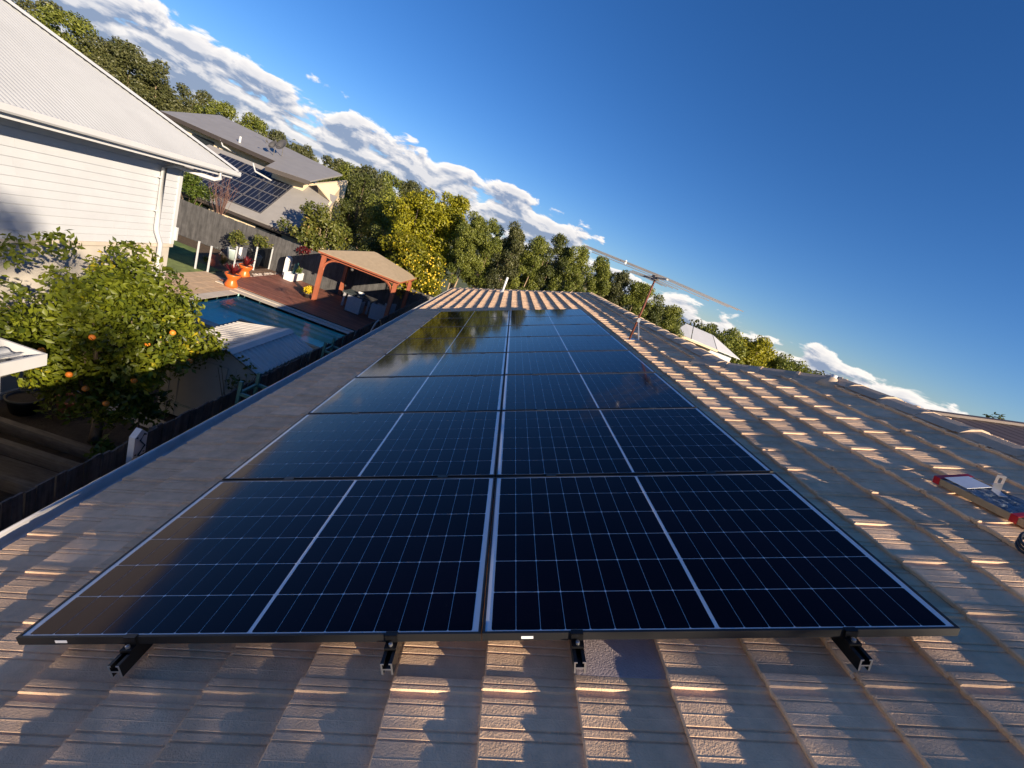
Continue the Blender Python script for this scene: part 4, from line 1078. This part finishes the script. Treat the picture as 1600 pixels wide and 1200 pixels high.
for i in range(30):
    a = rs.uniform(0, 6.283); l = rs.uniform(0.2, 0.75); z1 = rs.uniform(1.8, 2.5); tip = Vector((l*math.cos(a), l*math.sin(a), rs.uniform(2.5, 3.75)))
    mid = Vector((l*0.45*math.cos(a), l*0.45*math.sin(a), z1)); q.tube([(0, 0, 1.25), mid, tip], [0.013, 0.009, 0.003], 4, False)
    for k in range(5):
        p = mid.lerp(tip, rs.uniform(0.2, 0.9)); q.tube([p, p + Vector((rs.uniform(-.2, .2), rs.uniform(-.2, .2), rs.uniform(.1, .35)))], [0.007, 0.003], 4, False)
q.build('twigs', br_, bt)

# far woodland: individual gum trees on the skyline, a mass behind them
def far_tree_mesh(seed, lmat, h=13.0, w=4.2):
    cl = []
    rs = random.Random(seed)
    for q in range(30):
        f_ = rs.random(); z = h*(0.28 + 0.66*f_); wd = w*(0.55+0.45*math.sin(math.pi*min(1, f_*0.9+0.15)))
        a = rs.uniform(0, 6.283); r2 = wd*rs.uniform(0.3, 1)
        cl.append((r2*math.cos(a), r2*math.sin(a), z, rs.uniform(0.8, 1.6)))
    return cl


protos = []
for s in range(4):
    t = thing('gum_tree', 'gum tree', 'tree', (0, 0, 0))
    cl = far_tree_mesh(300+s, lf_gum)
    foliage('crown', cl, 9000, 0.42, lf_gum if s != 2 else lf_hedge, 300+s, t, aspect=0.6)
    MB().tube([(0, 0, -1), (0.2, 0.1, 5), (0.1, -0.2, 10)], [0.30, 0.22, 0.06], 7).build('trunk', m_barkpale, t, True)
    protos.append(t)
far = [(-88, 72, 1.02), (-86, 80, 1.10), (-79, 78, 1.06), (-74, 79, 0.95), (-70, 80, 1.02), (-65, 79, 0.98), (-60, 80, 0.83), (-55, 79, 0.80), (-50, 80, 0.80), (-45, 81, 0.74), (-40, 80, 0.72), (-35, 79, 0.70), (-30, 80, 0.70), (-25, 79, 0.78), (-20.5, 80, 0.80), (-15, 82, 0.72),
       (-32, 50, 0.58), (-27, 49, 0.56), (-20, 50, 0.60), (-16, 45, 0.62), (-12, 48, 0.60)]
used = [False]*4
for i, (x, y, s) in enumerate(far):
    k = (i*3 + i//4) % 4
    t = protos[k] if not used[k] else copy_tree(protos[k])
    used[k] = True
    t.location = (x, y, -0.2); t.scale = (s, s, s); t.rotation_euler.z = i*1.3
    if i < 16: t['label'] = ('gum tree on the left skyline, %s from the left' % ORDW[i]) if i < 12 else ['gum tree on the skyline above the cream house end', 'gum tree on the skyline above the magnolia', 'gum tree on the skyline behind the yellow green tree', 'gum tree on the skyline just left of the clipped row'][i-12]
    else: t['label'] = ['mid distance gum tree behind the cream house ridge, left', 'mid distance gum tree behind the satellite dishes', 'mid distance gum tree at the right of the cream house roof', 'mid distance gum tree behind the dark conical tree', 'mid distance gum tree left of the yellow green tree'][i-16]
    t['group'] = 'skyline gum trees'
rs = random.Random(55)
wcl = []
for i in range(260):
    x = -150 + 330*rs.random(); y = 96 + 30*rs.random() + 0.02*abs(x); h = (9.5 - 0.030*(x+90)) if x < 20 else 6.5
    h = max(5.0, h)
    for q in range(3): wcl.append((x+rs.uniform(-2, 2), y+rs.uniform(-2, 2), h*rs.uniform(0.25, 0.95), rs.uniform(1.6, 2.6)))
wd = foliage('distant_woodland', wcl, 42000, 0.9, lf_gum, 56, None, aspect=0.65)
tag(wd, 'continuous dark green woodland along the far skyline', 'woodland')

# trees to the right beyond the ridge
for i, (x, y, h, r0, lm, lab) in enumerate(((24.0, 45, 5.3, 3.0, lf_hedge, 'rounded green tree directly behind the white roofed house'), (28.5, 45.5, 5.8, 3.0, lf_yelgreen, 'taller rounded green tree right of the white roofed house'),
                                            (33, 46, 5.2, 3.0, lf_hedge, 'rounded green tree above the ridge vent pipe'), (38.0, 46, 4.4, 2.6, lf_hedge, 'low rounded tree sinking behind the ridge caps'),
                                            (46, 45, 4.9, 2.6, lf_dark, 'dark low tree showing over the ridge at right'), (51, 44, 4.6, 2.2, lf_dark, 'dark low tree beside the brown roof ridge'))):
    tree('round_tree', lab, 'tree', (x, y, 0), (0, 0, h*0.62+0.6), (r0, r0, h*0.50), 60, 0.75, 11000, 0.30, lm, 400+i, 1.0, 0.2, group='round trees beyond the ridge')
tree('round_tree', 'dark tree at the right edge above the brown roof', 'tree', (20.9, 14.0, 0), (0, 0, 5.2), (1.45, 1.4, 1.9), 40, 0.45, 7000, 0.2, lf_dark, 410, 3.0, 0.15, group='round trees beyond the ridge')

# gum tree behind the camera to the right: its stems and leaves dapple the near tiles
st_ = thing('street_gum', 'slender gum tree standing behind and right of the roof', 'tree', (11.4, -10.2, 0))
MB().tube([(0, 0, -0.1), (0.1, 0, 4), (0.15, 0.05, 7.0)], [0.16, 0.13, 0.07], 8).build('trunk', m_barkpale, st_, True)
SHCL = crown_clumps((0.0, 0.0, 9.2), (0.95, 0.95, 1.3), 13, 0.26, 91)
foliage('crown', SHCL, 900, 0.16, lf_gum, 91, st_)

tg = thing('tall_gum', 'tall gum tree far behind the roof with a small high crown', 'tree', (14.0, -17.85, 0))
MB().tube([(0, 0, -0.1), (0.2, 0, 7), (0.1, 0.1, 13.0)], [0.2, 0.15, 0.05], 8).build('trunk', m_barkpale, tg, True)
foliage('crown', crown_clumps((0.3, 0.0, 13.6), (0.75, 0.75, 0.85), 12, 0.26, 97), 520, 0.16, lf_gum, 97, tg)
pp = thing('added_shade_pine', 'unseen narrow pine added far behind the camera to cast a shadow band', 'tree', (9.9, -11.7, 0))  # added out of view; stands in for the camera person's shadow on the tiles
MB().tube([(0, 0, -0.1), (0, 0, 8.5)], [0.09, 0.03], 7).build('trunk', m_bark, pp, True)
foliage('crown', [(0.1*math.sin(i*2.4), 0.1*math.cos(i*2.4), 1.0+0.22*i, 0.38) for i in range(42)], 6500, 0.13, lf_dark, 95, pp, up=0.6)

# ------------------------------------------------------------------ far cream house with panels
fh = thing('cream_house', 'two storey cream house with grey metal roofs beyond the charcoal fence', 'house')
# lower roof
LE = [(-21.5, 24.2, 1.9), (-11.7, 24.2, 1.9), (-12.35, 28.3, 4.62), (-20.6, 28.3, 4.62)]
MB().poly(LE, thick=(0, 0, 0.06)).build('lower_roof', m_greyroof, fh)
MB().bx((-21, 24.7, -0.5), (-12.2, 28.2, 1.85)).build('lower_wall', m_cream, fh)
MB().bx((-21.5, 24.14, 1.74), (-11.7, 24.22, 1.90)).build('lower_gutter', m_fascia, fh)
for x0, x1 in ((-19.0, -17.6), (-14.9, -13.4)):
    w_ = MB().bx((x0, 24.66, 0.5), (x1, 24.69, 1.6)).build('window', m_glassdark, fh)
MB().poly([(-12.1, 25.4, 0), (-13.4, 32, 0), (-13.4, 32, 5.85), (-13.35, 27.4, 4.95), (-12.3, 27.6, 4.25), (-12.1, 25.4, 2.6)], thick=(-0.15, 0, 0)).build('end_wall', m_cream, fh)
# upper storey
MB().bx((-23.8, 29.6, 3.0), (-16.4, 34, 5.25)).build('upper_wall', m_cream, fh); MB().bx((-16.2, 27.6, 3.0), (-14.2, 32, 4.86)).build('upper_wall', m_cream, fh)
up_ = MB(); UPR = [(-24.54, 29.32, 5.36), (-25.43, 36.04, 6.71), (-14.12, 32.63, 6.03), (-13.56, 26.90, 4.88), (-15.82, 26.15, 4.73), (-16.57, 28.37, 5.17)]
up_.poly(UPR, thick=(0, 0, 0.09))
up_.build('upper_roof', m_greyroof, fh)
def eave(a, b):
    a = Vector(a); b = Vector(b)
    MB().poly([a + Vector((0, -.05, -.16)), b + Vector((0, -.05, -.16)), b + Vector((0, -.05, .085)), a + Vector((0, -.05, .085))], thick=(0, 0.045, 0)).build('upper_gutter', m_fascia, fh)
eave(UPR[0], UPR[5]); eave(UPR[4], UPR[3])
MB().tube([(-20.3, 28.8, 5.2), (-20.2, 28.9, 4.9), (-19.7, 29.55, 4.75)], 0.05, 6).build('downpipe', m_white, fh)
MB().tube([(-16.6, 26.2, 4.7), (-16.5, 26.4, 4.3), (-16.0, 27.5, 4.1)], 0.05, 6).build('downpipe', m_white, fh)
MB().bx((-22.6, 29.55, 4.2), (-21.2, 29.59, 4.9)).build('window', m_glassdark, fh)
fl_ = tag(MB().tube([(-19.6, 29.5, 5.40), (-19.6, 29.5, 5.85)], 0.07, 8).build('roof_flue', m_white), 'short white flue on the upper roof of the cream house', 'flue')


def dish(label, loc, r):
    t = thing('satellite_dish', label, 'satellite dish', loc)
    d = MB(); d.lathe([(0.02, 0.0), (r*0.5, 0.05), (r, 0.16), (r*0.98, 0.165), (r*0.5, 0.065), (0.02, 0.02)], (0, 0, 0), 16)
    o = d.build('reflector', m_dish, t, True); o.rotation_euler = (rad(62), 0, rad(-25)); o.location = (0, 0, 0.75)
    MB().tube([(0, 0.1, -0.3), (0, 0.1, 0.7)], 0.025, 6).build('pole', m_dish, t)
    MB().tube([(0, 0, 0.6), (-0.2, -0.55, 0.85)], 0.015, 5).build('arm', m_dish, t)
    MB().box((-0.2, -0.55, 0.87), (0.09, 0.09, 0.09)).build('feed_horn', m_dish, t)
dish('larger grey satellite dish on the cream house roof', (-17.35, 30.3, 5.55), 0.42)
dish('smaller grey satellite dish before the larger one', (-17.5, 29.6, 5.32), 0.30)
an2 = thing('roof_antenna', 'small television antenna on the ridge of the cream house', 'antenna', (-19.7, 32.5, 5.95))
MB().tube([(0, 0, 0), (0, 0, 0.7)], 0.02, 5).build('mast', m_dish, an2)
MB().tube([(-0.8, 0.2, 0.65), (0.8, -0.2, 0.65)], 0.015, 5).build('boom', m_dish, an2)


def far_panel_mat():
    m = bpy.data.materials.new('far_panel_cells'); m.use_nodes = True
    nt = m.node_tree; b = nt.nodes['Principled BSDF']; b.inputs['Roughness'].default_value = 0.15
    geo = nt.nodes.new('ShaderNodeNewGeometry'); s = nt.nodes.new('ShaderNodeSeparateXYZ'); nt.links.new(geo.outputs['Position'], s.inputs[0])
    fx = mth(nt, 'FRACT', mth(nt, 'MULTIPLY', s.outputs[0], 3.6))
    nt.links.new(mix(nt, mth(nt, 'LESS_THAN', fx, 0.12), (0.012, 0.015, 0.028, 1), (0.10, 0.11, 0.13, 1)), b.inputs['Base Color'])
    return m


m_farcell = far_panel_mat()
su = (Vector(LE[3]) - Vector(LE[0])); sv = Vector((0, 4.1, 2.72)).normalized(); nrm = Vector((0, -2.72, 4.1)).normalized()
fpm = MB().poly([(0, 0, 0), (1.58, 0, 0), (1.58, sv.y*0.94, sv.z*0.94), (0, sv.y*0.94, sv.z*0.94)], thick=nrm*0.04).mesh('cell_face', m_farcell)
ffm = MB()
for a, b in (((0, 0), (1.58, 0.025)), ((0, 0.915), (1.58, 0.94)), ((0, 0), (0.025, 0.94)), ((1.555, 0), (1.58, 0.94))):
    ffm.poly([Vector((x, sv.y*y, sv.z*y)) + nrm*0.045 for x, y in ((a[0], a[1]), (b[0], a[1]), (b[0], b[1]), (a[0], b[1]))], thick=nrm*0.006)
ffm = ffm.mesh('frame_edge', m_alu)
for r in range(4):
    for c in range(3):
        t = thing('rooftop_panel', 'dark panel on the cream house roof, %s row up from the gutter, %s' % (['lowest', 'second', 'third', 'top'][r], ['left of three', 'middle', 'right of three'][c]), 'solar panel', Vector((-19.6+1.61*c, 24.45, 1.9+0.14)) + sv*(0.35+0.97*r) + nrm*0.08, 'panels on the cream house')
        ob('cell_face', fpm, t); ob('frame', ffm, t)

# house with white roof behind the right end of the row, brown roof at the far right
wr = thing('white_roof_house', 'house with bright white roof and cream wall beyond the right ridge', 'house')
r_ = MB()
r_.poly([(12.3, 26.0, 4.80), (14.2, 26.0, 4.74), (14.7, 28.5, 5.52), (13.2, 28.5, 5.55)], thick=(0, 0, 0.03))
r_.poly([(14.26, 26.0, 4.74), (16.9, 27.6, 4.70), (14.76, 28.5, 5.52)], thick=(0, 0, 0.03))
r_.poly([(11.2, 26.4, 4.85), (12.24, 26.0, 4.80), (13.14, 28.5, 5.55), (12.6, 28.5, 5.55)], thick=(0, 0, 0.03))
r_.build('roof', m_white, wr)
MB().bx((11.5, 26.35, 0), (14.0, 30, 4.70)).build('wall', m_cream, wr)
MB().poly([(14.0, 26.35, 0), (16.4, 27.8, 0), (16.4, 27.8, 4.62), (14.0, 26.35, 4.66)], thick=(0, 0.2, 0)).build('side_wall', m_white, wr)
MB().bx((12.6, 26.30, 4.05), (13.7, 26.345, 4.55)).build('window', m_glassdark, wr)
w_ = MB(); ring(w_, -0.6, 0.6, -0.3, 0.3, 0.05, 0, 0.03)
MB().bx((11.3, 25.93, 4.66), (14.25, 26.05, 4.80)).build('gutter', m_cream, wr)
brn = thing('brown_roof_house', 'neighbouring house with dark brown ribbed metal roof at right', 'house')
for i in range(34):
    x = 7.0 + 0.3*i; z = 5.86 + 0.24*(x-10.33)
    MB().poly([(x, -1.0, z+0.03), (x+0.32, -1.0, z+0.03+0.072), (x+0.32, 8.0, z+0.03+0.072), (x, 8.0, z+0.03)], thick=(0, 0, -0.05)).build('roof_course', m_tanroof2, brn)
MB().poly([(7.0, 7.95, 5.10), (17.2, 7.95, 7.55), (17.2, 8.12, 7.55), (7.0, 8.12, 5.10)], thick=(0, 0, 0.06)).build('barge_cap', m_tanroof2, brn)
MB().bx((7.6, -0.8, 0), (17, 7.8, 4.9)).build('wall', m_brickwall, brn)
